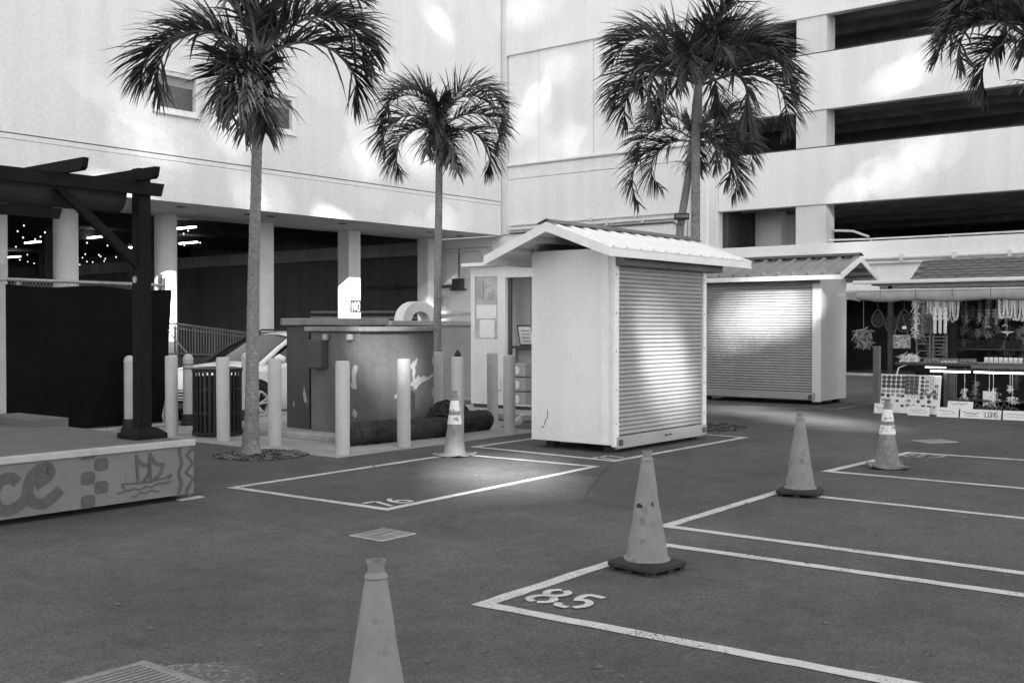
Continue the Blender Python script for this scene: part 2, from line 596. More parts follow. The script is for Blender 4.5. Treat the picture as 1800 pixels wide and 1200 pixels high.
DIG = {
    '8': [[(0.12, 0.02), (0.03, 0.08), (0.02, 0.19), (0.09, 0.28), (0.19, 0.32), (0.25, 0.40), (0.24, 0.50), (0.17, 0.555)],
          [(0.17, 0.02), (0.26, 0.08), (0.27, 0.19), (0.21, 0.25)], [(0.085, 0.325), (0.04, 0.40), (0.05, 0.50), (0.12, 0.555)]],
    '5': [[(0.26, 0.56), (0.07, 0.56), (0.06, 0.36)], [(0.05, 0.31), (0.16, 0.36), (0.25, 0.29), (0.27, 0.17), (0.21, 0.05)], [(0.16, 0.02), (0.03, 0.04), (0.0, 0.12)]],
    '7': [[(0.0, 0.54), (0.25, 0.54)], [(0.26, 0.50), (0.18, 0.27), (0.10, 0.0)]],
    '6': [[(0.24, 0.55), (0.1, 0.42), (0.03, 0.24), (0.05, 0.08), (0.13, 0.02)], [(0.18, 0.02), (0.26, 0.1), (0.25, 0.23), (0.15, 0.29), (0.06, 0.24)]],
}


def smooth2(pts, k=4):
    """Catmull-Rom through 2-D points"""
    out = []
    n = len(pts)
    for i in range(n - 1):
        p0, p1, p2, p3 = [Vector(pts[max(0, min(n - 1, i + d))]) for d in (-1, 0, 1, 2)]
        for j in range(k):
            t = j / k
            out.append(0.5 * ((2 * p1) + (p2 - p0) * t + (2 * p0 - 5 * p1 + 4 * p2 - p3) * t * t + (3 * p1 - p0 - 3 * p2 + p3) * t ** 3))
    out.append(Vector(pts[-1]))
    return [(p[0], p[1]) for p in out]


def number(txt, o, u, v, s=1.0, m='paint_num', w=0.07):
    for k, ch in enumerate(txt):
        mb = MB()
        for q_, st in enumerate(DIG[ch]):
            pts = st if ch == '7' else smooth2(st, 8)
            mb.ribbon([(a * s + k * 0.38 * s, b * s) for a, b in pts], w * s, Vector(o) + Vector((0, 0, 0.005 + 0.0012 * q_)), u, v)
        part('bay_number', mb, M[m], ground)


number('85', (4.62, 3.63, 0), Vector((0.03, -1, 0)).normalized(), Vector((1, 0.06, 0)).normalized(), 0.54, w=0.085)
number('76', (6.30, 6.37, 0), X1, Vector((-0.02, 1, 0)), 0.52, w=0.085)
number('77', (10.06, 6.63, 0), X1, Vector((-0.02, 1, 0)), 0.50, w=0.08)
number('87', (12.40, 4.22, 0), Vector((0.06, -1, 0)).normalized(), X1, 0.6, 'paint_faded', 0.08)

# tree pits
def chips(name, c, rx, ry, n, label_kind='stuff', m='mulch'):
    rnd = random.Random(n)
    mb = MB()
    for _ in range(n):
        a, q = rnd.uniform(0, 2 * PI), math.sqrt(rnd.random())
        x, y = c[0] + rx * q * math.cos(a), c[1] + ry * q * math.sin(a)
        s = rnd.uniform(0.012, 0.032)
        z = c[2] + 0.006 + rnd.uniform(0, 0.03) * (1 - q)
        mm = Matrix.Translation((x, y, z)) @ Matrix.Rotation(rnd.uniform(0, PI), 4, 'Z') @ Matrix.Rotation(rnd.uniform(-0.6, 0.6), 4, 'X')
        mb.box(-s, s, -s * 0.5, s * 0.5, -s * 0.25, s * 0.25, mm)
    o = single(name, mb, M[m], c, None, None, kind='stuff')
    return o


for nm, c, rx, n in (('mulch', (7.92, 10.06, 0), 0.52, 900), ('mulch', (14.2, 7.8, 0), 0.7, 700)):
    o = chips(nm, c, rx, rx, n)
    tag(o, 'dark wood chips round the foot of a palm', 'mulch')
    o2 = chips('pale_chips', (c[0], c[1], c[2] + 0.004), rx, rx, n // 3, m='leaf_litter')
    tag(o2, 'pale chips scattered among the dark ones round a palm', 'chips')

rnd = random.Random(77)
for (x, y, a, L) in ((7.6, 5.3, 0.5, 2.2), (11.6, 5.6, -0.5, 1.8), (5.9, 4.9, 2.2, 1.6), (9.9, 3.6, -0.9, 1.2)):
    pts = []
    for k in range(26):
        pts.append((x + L * k / 25 * math.cos(a) + rnd.uniform(-.02, .02), y + L * k / 25 * math.sin(a) + rnd.uniform(-.02, .02)))
    mb = MB()
    mb.ribbon(pts, [rnd.uniform(0.002, 0.009) for _ in pts], (0, 0, 0.0034), X1, Y1)
    part('crack', mb, M['rubber'], ground)

# concrete pad that carries the bollards, cabinets and bin
mb = MB()
mb.poly([(8.28, 9.18, 0.002), (12.2, 9.18, 0.002), (12.2, 10.0, 0.002), (13.0, 10.5, 0.002), (13.0, KY, 0.002), (8.28, KY, 0.002)], (0, 0, 0.012))
pad = part('pavement', mb, M['concrete'])
tag(pad, kind='structure')
mb = MB()
mb.bbox(9.30, 11.3, 10.06, 12.4, 0.0, 0.10, 0.02)
plinth = part('plinth_pavement', mb, M['kerb'])
tag(plinth, kind='structure')
# kerbs: segments with joints
def kerb_run(p0, p1, w=0.15, h=0.10, seg=1.5, z0=0.0):
    p0, p1 = Vector((*p0, 0)), Vector((*p1, 0))
    d = (p1 - p0)
    L = d.length
    k = max(1, round(L / seg))
    ang = math.atan2(d.y, d.x)
    root = thing('kerb', p0, kind='structure')
    mbk = MB()
    mbk.bbox(0.006, L / k - 0.006, -w / 2, w / 2, z0, h, 0.02)
    me = mbk.mesh('kerb_stone', M['kerb'])
    for i in range(k):
        inst('kerb_stone', me, root, d * (i / k), (0, 0, ang))
    return root


kerb_run((9.8, KY - 0.08), (17.5, KY - 0.08), 0.16, 0.06, z0=DROP)
kerb_run((6.8, 14.02), (9.8, 14.02), 0.14, 0.05)
kerb_run((13.35, 9.9), (13.35, 12.6), 0.22, 0.12, 1.4)
kerb_run((32.0 - 0.6, 26.2), (32.0 - 0.6, 29.0), 0.3, 0.0, 1.4, z0=DROP)
kerb_run((31.6, 5.0), (31.6, 17.0), 0.3, 0.08, 2.0, z0=DROP if False else 0.0)

# ------------------------------------------------------------------ commercial building (receding facade at the left)
LF, SO, RF = 26.08, 29.0, 32.0
SZ = 4.93
bl = thing('commercial_building', (12.0, LF, 0), 'white stucco building on columns with a deep soffit and two small windows', 'building')
XL = -14.0
XE = RF - 0.12
win = [(16.95, 18.28), (20.4, 21.75)]
mb = MB()
mb.holed((0, LF, 0), X1, Z1, -Y1, 0.35, (XL, XE), (6.215, 19.0), [(a, b, 7.42, 8.44) for a, b in win])
part('upper_wall', mb, M['wall'], bl)
mb = MB()
mb.box(XL, XE, LF + 0.005, LF + 0.3, 6.065, 6.185)
part('ledge_band', mb, M['wall'], bl)
mb = MB()
mb.box(XL, XE, LF - 0.0, LF + 0.3, SZ, 6.05)
part('fascia', mb, M['wall'], bl)
mb = MB()
mb.box(XL, XE - 0.02, LF + 0.05, LF + 0.32, 6.0, 6.3)
part('joint_backing', mb, M['groove'], bl)
mb = MB()
mb.box(XL, RF - 0.023, LF + 0.301, SO + 0.9, SZ + 0.003, 5.5)
sof = part('soffit', mb, M['soffit'], bl)
me = MB().lathe([(0.0, -0.02), (0.12, -0.02), (0.15, 0.0), (0.15, 0.01)], (0, 0, 0), 14).mesh('downlight', M['groove'])
for (x, y) in ((18.41, 27.0), (20.96, 27.2), (21.78, 27.15), (24.82, 27.2), (29.11, 27.2), (31.0, 27.4)):
    inst('downlight', me, sof, (x - 12.0, y - LF, SZ))
for (a, b) in win:
    w = thing('window_tmp', (12.0, LF, 0))
    bpy.data.objects.remove(w)
    mb = MB()
    t = 0.11
    mb.holed((0, LF - 0.05, 0), X1, Z1, -Y1, 0.18, (a - 0.02, b + 0.09), (7.36, 8.50), [(a + t, b - 0.04, 7.36 + t + 0.02, 8.50 - t)])
    mb.box(a - 0.06, b + 0.14, LF - 0.11, LF - 0.052, 7.31, 7.358)
    mb.box(a - 0.05, b + 0.12, LF - 0.10, LF - 0.052, 8.502, 8.54)
    wf = part('window', mb, M['frame'], bl)
    mb = MB()
    mb.box(a + t - 0.02, b - 0.02, LF + 0.10, LF + 0.11, 7.45, 8.42)
    part('pane', mb, M['glass'], wf)
    mb = MB()
    for k in range(5):
        mb.box(a + t - 0.02, b - 0.02, LF + 0.078, LF + 0.092, 8.14 + k * 0.052, 8.185 + k * 0.052)
    part('blind', mb, M['blind'], wf)
# columns: round ones to the left, square ones on
def round_col(x, y, r=0.34):
    mb = MB()
    mb.lathe([(r, DROP), (r, SZ + 0.05)], (x, y, 0), 28, cap=False)
    part('column', mb, M['column'], bl, 'auto')


def square_col(x, y, s=0.59):
    mb = MB()
    mb.bbox(x, x + s, y, y + s, DROP, SZ + 0.05, 0.015)
    return part('column', mb, M['column'], bl)


for x in (11.4, 16.22, 19.50):
    round_col(x, 29.42)
round_col(14.2, 29.42, 0.3)
square_col(22.80, SO)
cs = square_col(26.77, SO)
square_col(30.95, SO)
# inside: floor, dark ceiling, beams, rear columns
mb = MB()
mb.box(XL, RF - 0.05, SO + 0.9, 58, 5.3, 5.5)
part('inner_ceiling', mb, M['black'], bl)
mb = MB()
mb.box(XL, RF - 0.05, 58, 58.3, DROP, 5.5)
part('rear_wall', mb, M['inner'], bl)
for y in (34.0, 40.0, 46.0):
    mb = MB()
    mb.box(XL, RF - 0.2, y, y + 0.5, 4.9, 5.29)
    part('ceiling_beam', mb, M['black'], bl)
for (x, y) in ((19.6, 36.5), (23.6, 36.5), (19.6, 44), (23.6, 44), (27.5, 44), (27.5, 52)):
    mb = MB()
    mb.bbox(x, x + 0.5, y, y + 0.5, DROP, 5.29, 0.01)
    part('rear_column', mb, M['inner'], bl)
mb = MB()
mb.box(10, 24.5, 47.0, 47.4, 3.2, 4.1)
part('inner_spandrel', mb, M['inner'], bl)
# fluorescent tubes under that ceiling
mbt = MB()
mbt.bbox(-0.05, 0.05, -0.62, 0.62, -0.03, 0.03, 0.01)
met = mbt.mesh('tube_light', M['tube'])
for (x, y) in ((22.75, 43.9), (23.0, 39.4), (27.0, 43.9), (27.0, 54.0), (27.0, 39.1), (22.8, 33.2)):
    inst('tube_light', met, bl, (x - 12.0, y - LF, 4.98))
# no-parking plate on the square column
ns = thing('column_sign', (27.07, SO, 1.6), 'dark NO sign plate on a square column of the white building', 'sign')
mb = MB()
mb.box(26.83, 27.33, SO - 0.03, SO - 0.004, 1.99, 2.42)
part('sign_plate', mb, M['sign_dark'], ns)
mb = MB()
o = Vector((26.88, SO - 0.034, 2.03))
for st in ([(0.03, 0), (0.03, 0.32)], [(0.03, 0.32), (0.16, 0.0)], [(0.16, 0), (0.16, 0.32)]):
    mb.ribbon(st, 0.036, o, X1, Z1)
mb.ribbon([(0.25 + 0.0, 0.08), (0.25, 0.25), (0.285, 0.31), (0.345, 0.31), (0.38, 0.25), (0.38, 0.08), (0.345, 0.015), (0.285, 0.015)], 0.036, o, X1, Z1, True)
part('sign_letters', mb, M['sign_white'], ns)
mb = MB()
mb.box(26.83, 27.33, SO - 0.03, SO - 0.004, 1.62, 1.97)
part('sign_plate', mb, M['sign_white'], ns)
mb = MB()
for k, (zz, hh) in enumerate(((1.88, 0.07), (1.78, 0.05), (1.68, 0.06))):
    x = 26.86
    rnd = random.Random(k)
    while x < 27.28:
        w = rnd.uniform(0.02, 0.05)
        mb.box(x, min(x + w, 27.30), SO - 0.035, SO - 0.031, zz, zz + hh)
        x += w + 0.018
part('sign_letters', mb, M['ink'], ns)

# string lights hung inside
sl = thing('string_lights', (15, 32, 4.0), 'string of small lit bulbs hanging in the dark under the white building', 'string lights')
bulbs = [(18.96, 37.20, 5.01), (18.82, 37.37, 4.81), (19.27, 37.87, 4.64), (19.48, 37.42, 4.57), (19.42, 36.62, 4.77), (21.94, 43.72, 4.73), (24.86, 48.47, 4.75), (24.54, 48.54, 4.50), 
         (26.90, 52.42, 4.67), (27.91, 53.73, 4.68), (25.56, 48.11, 4.45), (19.32, 36.74, 4.62), (21.00, 36.61, 4.50), (23.03, 38.66, 4.61), (24.79, 43.36, 4.56), (27.20, 47.83, 4.70), 
         (27.72, 48.34, 4.56), (27.50, 47.45, 4.49), (25.65, 43.74, 4.59), (25.77, 43.81, 4.53), (26.97, 45.46, 4.55), (29.55, 49.92, 4.73), (26.37, 43.57, 4.52), (28.91, 51.10, 4.57), 
         (24.86, 40.06, 4.66), (26.52, 40.90, 4.74), (23.97, 36.86, 4.49), (24.43, 34.62, 4.61), (24.15, 35.22, 4.53), (22.57, 32.68, 4.83), (22.47, 32.81, 4.72)]
mbb = MB()
mbb.lathe([(0.0, -0.026), (0.02, -0.018), (0.026, 0), (0.02, 0.018), (0.008, 0.036)], (0, 0, 0), 8)
meb = mbb.mesh('bulb', M['bulb'], True)
for p in bulbs:
    inst('bulb', meb, sl, Vector(p) - Vector((15, 32, 4.0)))

# ------------------------------------------------------------------ middle wall, conduits
mw = thing('tall_wall', (RF, 20, 0), 'tall blank white wall with a ledge and recessed panel between the two buildings', 'wall')
mb = MB()
mb.box(RF - 0.10, RF + 0.35, 16.96, 25.83, 11.70, 19)
part('upper_wall', mb, M['wall2'], mw)
mb = MB()
mb.box(RF, RF + 0.35, 16.96, 25.80, 7.63, 11.695)
part('recessed_panel', mb, M['wall2'], mw)
mb = MB()
mb.bbox(RF - 0.13, RF + 0.35, 16.96, 25.83, 7.50, 7.615, 0.03)
part('ledge', mb, M['wall2'], mw)
mb = MB()
mb.box(RF - 0.02, RF + 0.35, 16.96, 25.83, 7.035, 7.49)
part('ledge_band', mb, M['wall2'], mw)
mb = MB()
mb.box(RF - 0.02, RF + 0.35, 16.96, 25.83, DROP, 7.015)
mb.box(RF - 0.021, RF + 0.35, 25.831, 29.9, DROP, 4.931)
part('lower_wall', mb, M['wall2'], mw)
mb = MB()
mb.box(RF - 0.021, RF + 0.35, 29.901, 58.3, DROP, 5.5)
part('inner_wall', mb, mat('inner_side_shaded', 0.11, 0.9, [(0.7, 0.15), (8, 0.1)], streak=0.15), mw)  # stretch of the white wall coloured dark to stand in for shade
mb = MB()
mb.box(RF + 0.03, RF + 0.3, 16.96, 25.8, 7.0, 7.05)
part('joint_backing', mb, M['groove'], mw)
mb = MB()
mb.box(RF - 0.08, RF + 0.3, 25.835, 26.6, 4.95, 19)
part('corner_return', mb, M['column'], mw)
for y in (24.35, 21.9, 19.4):
    mb = MB()
    mb.box(RF - 0.003, RF + 0.02, y, y + 0.012, 7.64, 11.68)
    part('panel_joint', mb, M['deck'], mw)
mb = MB()
mb.box(RF - 0.35, RF - 0.022, 29.65, 57.9, 4.33, 4.86)
part('side_beam', mb, M['deck'], mw)
# pipes on the walls
def pipe(pts, r, m='pipe', label='', name='conduit', base=None, clamps=0):
    mb = MB()
    mb.tube(pts, r, 8)
    if clamps:
        a, b = Vector(pts[0]), Vector(pts[1])
        for k in range(1, clamps + 1):
            p = a.lerp(b, k / (clamps + 1))
            mb.box(p.x - r * 1.6, p.x + r * 1.6 + 0.02, p.y - 0.04, p.y + 0.04, p.z - r * 2.1, p.z + r * 2.1)
    return single(name, mb, M[m], base or pts[0], label, 'pipe', 'conduits on the walls', smooth='auto')


XP = RF - 0.08
pipe([(XP, 25.7, 5.28), (XP, 18.2, 5.30)], 0.035, 'pipe', 'topmost of the thin conduits along the foot of the tall blank wall', clamps=3)
pipe([(XP, 25.7, 5.12), (XP, 18.3, 5.14), (XP, 18.1, 5.0), (XP, 18.1, 3.2)], 0.05, 'pipe', 'thicker conduit along the tall wall bending down behind the palms', clamps=4)
pipe([(XP, 25.7, 4.98), (XP, 18.6, 5.00), (XP, 18.4, 4.85), (XP, 18.4, 3.0)], 0.03, 'pipe_dark', 'dark conduit under the pale ones on the tall blank wall')
pipe([(XP - 0.02, 17.9, 7.0), (XP - 0.02, 17.9, 2.0)], 0.06, 'pipe', 'upright downpipe beside the white pillar behind the palms')
pipe([(XP, 33.5, 3.08), (XP, 28.0, 3.06)], 0.06, 'pipe_dark', 'dark horizontal pipe on the wall behind the square columns', clamps=2)
pipe([(XP, 37.0, 2.1), (XP, 29.8, 2.05)], 0.05, 'pipe', 'pale pipe low on the wall behind the square columns, above another')
pipe([(XP, 37.0, 1.85), (XP, 29.8, 1.8)], 0.06, 'pipe', 'lowest pale pipe on the wall behind the square columns')
pipe([(XP, 29.0, 4.55), (XP, 26.6, 4.55), (XP, 26.45, 4.4), (XP, 26.45, 2.5)], 0.035, 'pipe', 'conduit bent down at the corner under the soffit, outer one')
pipe([(XP, 29.0, 4.40), (XP, 27.15, 4.40), (XP, 27.0, 4.25), (XP, 27.0, 2.5)], 0.035, 'pipe', 'conduit bent down at the corner under the soffit, inner one')
pipe([(XP, 28.25, 4.6), (XP, 28.25, 3.4)], 0.03, 'pipe_dark', 'thin upright conduit above the small wall box')
mb = MB()
mb.bbox(RF - 0.25, RF - 0.021, 28.0, 28.5, 2.95, 3.35, 0.02)
mb.box(RF - 0.29, RF - 0.021, 27.9, 28.55, 2.88, 2.945)
single('wall_box', mb, M['inner'], (RF - 0.1, 28.25, 2.9), 'small grey electrical box on the wall under the soffit', 'electrical box')
mb = MB()
mb.tube([(RF - 0.3, 29.0, 2.0), (RF - 0.3, 26.9, 1.99), (RF - 0.3, 25.4, 2.02)], 0.07, 8)
for y in (28.6, 26.2):
    mb.tube([(RF - 0.3, y, 2.0), (RF - 0.03, y, 1.95)], 0.03, 6)
single('wall_rail', mb, M['pipe'], (RF - 0.3, 27, 1.9), 'stout white rail on brackets along the wall beside the booth', 'rail', smooth='auto')

# ------------------------------------------------------------------ parking garage
pg = thing('parking_garage', (RF, 10, 0), 'white concrete parking garage with long dark openings between its spandrels', 'building')
Y0G, Y1G = -12.0, 16.95
for z0, z1, d in ((2.62, 4.03, 0), (5.23, 6.98, 0), (8.14, 9.89, 0), (11.05, 12.80, 0), (13.96, 15.71, 0)):
    mb = MB()
    if z0 < 3:
        mb.box(RF, RF + 0.3, Y0G, Y1G, 3.36, z1)
        mb.box(RF + 0.03, RF + 0.3, Y0G, 14.0, 2.30, 3.358)
        mb.box(RF + 0.03, RF + 0.3, 14.0, Y1G, 0.0, 3.358)
    else:
        mb.bbox(RF, RF + 0.3, Y0G, Y1G, z0, z1, 0.015)
    sp = part('spandrel', mb, M['wall2'], pg)
    if 4 < z0 < 13:
        mb = MB()
        mb.box(RF + 0.03, RF + 0.09, Y0G, Y1G - 0.4, z1 + 0.015, z1 + 0.045)
        part('cap_rail', mb, M['pipe_dark'], sp)
mb = MB()
mb.box(RF - 0.02, RF + 0.3, 14.3, Y1G, 4.02, 4.03)
for z0, z1 in ((4.03, 5.23), (6.98, 8.14), (9.89, 11.05), (12.80, 13.96)):
    for (a, b) in ((13.29, 14.27), (3.2, 4.2), (-7, -6)):
        mb = MB()
        mb.box(RF + 0.06, RF + 0.72, a, b, z0 - 0.05, z1 + 0.05)
        part('column', mb, M['column'], pg)
# decks, beams, rear wall
for z1 in (4.03, 6.98, 9.89, 12.80, 15.6):
    zf = z1 - 1.0
    mb = MB()
    mb.box(RF + 0.3, RF + 16, Y0G, Y1G, zf - 0.25, zf)
    part('deck', mb, M['deck'], pg)
    for k, x in enumerate((1.2, 2.6, 4.4, 6.8, 9.6)):
        mb = MB()
        mb.box(RF + x, RF + x + 0.28, Y0G, Y1G, zf - 0.70, zf - 0.252)
        part('deck_beam', mb, M['deck'], pg)
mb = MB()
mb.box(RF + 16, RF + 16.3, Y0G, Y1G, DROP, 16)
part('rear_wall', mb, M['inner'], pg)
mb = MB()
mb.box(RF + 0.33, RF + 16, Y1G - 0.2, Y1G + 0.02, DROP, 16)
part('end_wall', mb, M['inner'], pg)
mb = MB()
mb.box(RF + 2.2, RF + 3.6, 15.75, 16.7, 3.05, 5.5)
part('stair_enclosure', mb, M['column'], pg)
mb = MB()
mb.tube([(RF + 0.12, 13.2, 4.13), (RF + 0.12, 12.0, 4.10), (RF + 0.12, -10, 4.10)], 0.03, 6)
mb.tube([(RF + 0.5, 13.2, 4.45), (RF + 0.5, 12.6, 4.40), (RF + 0.5, 12.1, 4.2)], 0.04, 6)
part('guard_rail', mb, M['pipe'], pg)
mb = MB()
for y in (11.9, 9.6, 7.3):
    mb.tube([(RF + 0.12, y, 4.0), (RF + 0.12, y, 4.12)], 0.02, 6)
part('rail_posts', mb, M['pipe'], pg)
pipe([(RF - 0.06, 12.4, 3.50), (RF - 0.06, 2.0, 3.50)], 0.05, 'pipe', 'upper of two long pipes across the garage wall above the stall', clamps=6)
pipe([(RF - 0.05, 12.4, 3.36), (RF - 0.05, 2.0, 3.36)], 0.03, 'pipe', 'lower thin pipe across the garage wall above the stall')
# ground floor of the garage, dark
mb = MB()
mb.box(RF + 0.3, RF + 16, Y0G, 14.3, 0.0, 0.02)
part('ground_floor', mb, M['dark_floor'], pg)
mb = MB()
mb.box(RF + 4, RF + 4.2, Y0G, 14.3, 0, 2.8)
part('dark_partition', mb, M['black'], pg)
# white pillar where the garage meets the blank wall
mb = MB()
mb.bbox(RF - 0.55, RF - 0.025, 17.03, 17.6, 0.0, 7.55, 0.05)
single('white_pillar', mb, M['wall2'], (RF - 0.2, 17.3, 0), 'tall white pillar with a rounded top where garage and blank wall meet', 'pillar')

# unseen sheet added behind the viewer: blocks the sun lamp, its gaps shape patches
TD = 92.0
to = -SUN_H * TD
tu = Vector((-SUN_H.y, SUN_H.x, 0))            # across the light
tn = SUN_H


def gap(p, w, h):
    p = Vector(p)
    k = (p - to).dot(SUN_H) / math.cos(SUN_EL)
    q = p - sun_travel * k
    a = (q - to).dot(tu)
    return (a - w / 2, a + w / 2, q.z - h / 2, q.z + h / 2)


rnd = random.Random(19)
mask_holes = []


def glow(p, along, ra, rz, n, sz=0.10):
    # imitates light thrown back by windows with a loose bunch of small gaps
    for _ in range(int(n * 1.5)):
        q = Vector(p) + along * rnd.gauss(0, ra * 0.8) + Z1 * rnd.gauss(0, rz * 0.75)
        mask_holes.append(gap(q, sz * rnd.uniform(0.7, 1.3), sz * rnd.uniform(0.7, 1.4)))


for (x, z, ra, rz, n) in ((16.5, 6.9, 0.7, 0.6, 6), (17.5, 6.4, 0.7, 0.3, 4), (19.6, 7.0, 0.5, 0.6, 5), (24.64, 7.1, 0.4, 0.5, 5), (27.33, 7.2, 0.45, 0.6, 6), (28.7, 12.6, 0.4, 0.8, 5), (25.45, 9.9, 0.3, 0.5, 2),
                          (20.3, 5.3, 0.7, 0.3, 4), (24.9, 5.9, 0.5, 0.4, 1), (28.65, 5.25, 0.7, 0.3, 4), (22.5, 8.2, 1.0, 0.8, 1)):
    glow((x, LF, z), X1, ra, rz, n)
for (y, z, ra, rz, n) in ((25.0, 13.1, 0.6, 0.5, 5), (24.9, 9.1, 0.4, 0.5, 3), (24.3, 9.9, 0.4, 0.5, 4), (23.6, 10.8, 0.4, 0.5, 3), (23.0, 8.1, 0.7, 0.3, 4), (10.9, 8.9, 0.6, 0.4, 5), (12.3, 5.75, 0.5, 0.25, 3),
                          (11.4, 6.0, 0.5, 0.3, 4), (10.5, 6.5, 0.5, 0.3, 3), (12.0, 3.85, 0.8, 0.15, 3), (14.3, 14.2, 0.8, 0.5, 4)):
    glow((RF, y, z), Y1, ra, rz, n)
glow((19.5, 9.15, 1.75), Y1, 0.35, 0.22, 6, 0.19)
glow((19.5, 9.6, 1.55), Y1, 0.5, 0.3, 4, 0.16)
for p in (((11.86, 6.97, 0.85), 0.30, 0.55), ((11.66, 6.97, 1.35), 0.20, 0.40), ((10.0, 10.16, 1.17), 0.32, 0.40), ((10.15, 10.16, 0.85), 0.22, 0.30),
          ((8.5, 6.95, 0), 1.05, 0.74), ((17.5, 8.7, 0), 1.2, 0.34), ((16.7, 7.4, 0), 1.2, 0.34), ((15.9, 6.3, 0), 1.0, 0.28),
          ((26.95, SO, 2.5), 0.75, 1.2), ((19.5, 29.1, 2.3), 0.8, 1.9), ((31.2, SO, 1.9), 0.4, 0.5)):
    mask_holes.append(gap(*p))
TU, TV = (-60.0, 60.0), (0.0, 72.0)
vlev = sorted({TV[0], TV[1]} | {h[2] for h in mask_holes} | {h[3] for h in mask_holes})
mb = MB()
for b0, b1 in zip(vlev[:-1], vlev[1:]):
    cut = sorted((h[0], h[1]) for h in mask_holes if h[2] < (b0 + b1) / 2 < h[3])
    a = TU[0]
    for (h0, h1) in cut + [(TU[1], TU[1])]:
        if h0 > a:
            mb.add([to + tu * a + Z1 * b0, to + tu * h0 + Z1 * b0, to + tu * h0 + Z1 * b1, to + tu * a + Z1 * b1], [(0, 1, 2, 3)])
        a = max(a, h1)
mask_sheet = single('light_mask', mb, M['mask_sheet'], to, 'unseen sheet with gaps, added to shade the lot and shape light patches', 'building')

# ------------------------------------------------------------------ helpers for the kiosks
def slat_mesh(L, pitch, m):
    """one interlocking curved slat, spanning +x from 0 to L, bulging to -y"""
    mb = MB()
    prof = [(0.012, 0.0), (-0.002, 0.06), (-0.014, 0.22), (-0.019, 0.45), (-0.016, 0.66), (-0.006, 0.82), (0.008, 0.9), (0.012, 1.0)]
    vs, fs = [], []
    for (dy, dz) in prof:
        vs += [(0, dy, dz * pitch), (L, dy, dz * pitch)]
    for i in range(len(prof) - 1):
        fs.append((2 * i, 2 * i + 1, 2 * i + 3, 2 * i + 2))
    mb.add(vs, fs)
    return mb.mesh('slat', m, True)


# ------------------------------------------------------------------ near kiosk
k1 = thing('market_kiosk', (11.8, 7.5, 0), 'closed white kiosk with roller shutter and white metal gable roof', 'kiosk')
kx0, kx1, ky0, ky1 = 10.60, 12.80, 6.98, 8.18
kz0, kz1 = 0.095, 2.36
mb = MB()
mb.poly([(kx0, ky0 + 0.02, kz0), (kx0, ky1, kz0), (kx0, ky1, 2.41), (kx0, ky0 + 0.02, 2.41)], (0.05, 0, 0))
part('side_wall', mb, M['kiosk'], k1)
mb = MB()
mb.poly([(kx1 - 0.05, ky0 + 0.02, kz0), (kx1 - 0.05, ky1, kz0), (kx1 - 0.05, ky1, 2.465), (kx1 - 0.05, ky0 + 0.02, 2.465)], (0.05, 0, 0))
part('side_wall', mb, M['kiosk'], k1)
mb = MB()
mb.box(kx0 + 0.051, kx1 - 0.051, ky1 - 0.05, ky1 - 0.001, kz0, 2.465)
part('back_wall', mb, M['kiosk'], k1)
mb = MB()
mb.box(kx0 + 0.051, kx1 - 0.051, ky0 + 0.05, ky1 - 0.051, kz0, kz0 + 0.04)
part('floor_panel', mb, M['dark_wood'], k1)
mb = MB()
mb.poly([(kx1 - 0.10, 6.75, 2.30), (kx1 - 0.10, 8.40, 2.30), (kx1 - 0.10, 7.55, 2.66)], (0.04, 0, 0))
part('gable_blocker', mb, M['dark_wood'], k1)  # dark panel added to shut light out of the open gable
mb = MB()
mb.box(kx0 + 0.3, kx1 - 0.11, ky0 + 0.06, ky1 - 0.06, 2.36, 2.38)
part('ceiling_panel', mb, M['dark_wood'], k1)  # dark sheet added inside to keep the roof space black
for (x0, x1) in ((kx0 - 0.012, kx0 + 0.045), ):
    mb = MB()
    mb.bbox(kx0 - 0.015, kx0 - 0.002, ky0 + 0.05, ky0 + 0.16, kz0, kz1 - 0.02, 0.004)
    part('corner_trim', mb, M['kiosk_trim'], k1)
for (x0, x1) in ((kx0 - 0.004, kx0 + 0.085), (kx1 - 0.085, kx1 + 0.004)):
    mb = MB()
    mb.bbox(x0, x1, ky0 - 0.035, ky0 + 0.018, kz0 - 0.02, kz1 - 0.04, 0.006)
    g = part('shutter_guide', mb, M['kiosk_trim'], k1)
    mb = MB()
    for zz in (0.35, 0.75, 1.2, 1.65, 2.1):
        mb.lathe([(0.008, -0.004), (0.008, 0.004)], (0, 0, 0), 8)
        for i in range(len(mb.v) - 16, len(mb.v)):
            p = mb.v[i]
            mb.v[i] = Vector((x0 + 0.02 + p.x, ky0 - 0.037 + p.z, zz + p.y))
    part('screw', mb, M['groove'], g)
pitch = 0.0515
sm = slat_mesh(kx1 - kx0 - 0.17, pitch, M['slat'])
for i in range(39):
    inst('slat', sm, k1, Vector((kx0 + 0.085, ky0 + 0.005, 0.20 + i * pitch)) - Vector((11.8, 7.5, 0)))
mb = MB()
mb.bbox(kx0 + 0.03, kx1 - 0.02, ky0 - 0.045, ky0 + 0.01, 0.05, 0.195, 0.008)
bb = part('bottom_bar', mb, M['slat'], k1)
mb = MB()
for x in (kx0 + 0.10, kx1 - 0.09):
    mb.bbox(x - 0.035, x + 0.035, ky0 - 0.066, ky0 - 0.046, 0.09, 0.16, 0.008)
mb.box(11.72, 11.76, ky0 - 0.062, ky0 - 0.046, 0.125, 0.145)
mb.box(11.80, 11.86, ky0 - 0.062, ky0 - 0.046, 0.13, 0.145)
part('latch', mb, M['groove'], bb)
mb = MB()
mb.bbox(kx0 + 0.01, kx1 + 0.22, ky0 - 0.16, ky0 + 0.03, 2.20, 2.345, 0.01)
part('header_beam', mb, M['dark_wood'] if False else M['cab'], k1)
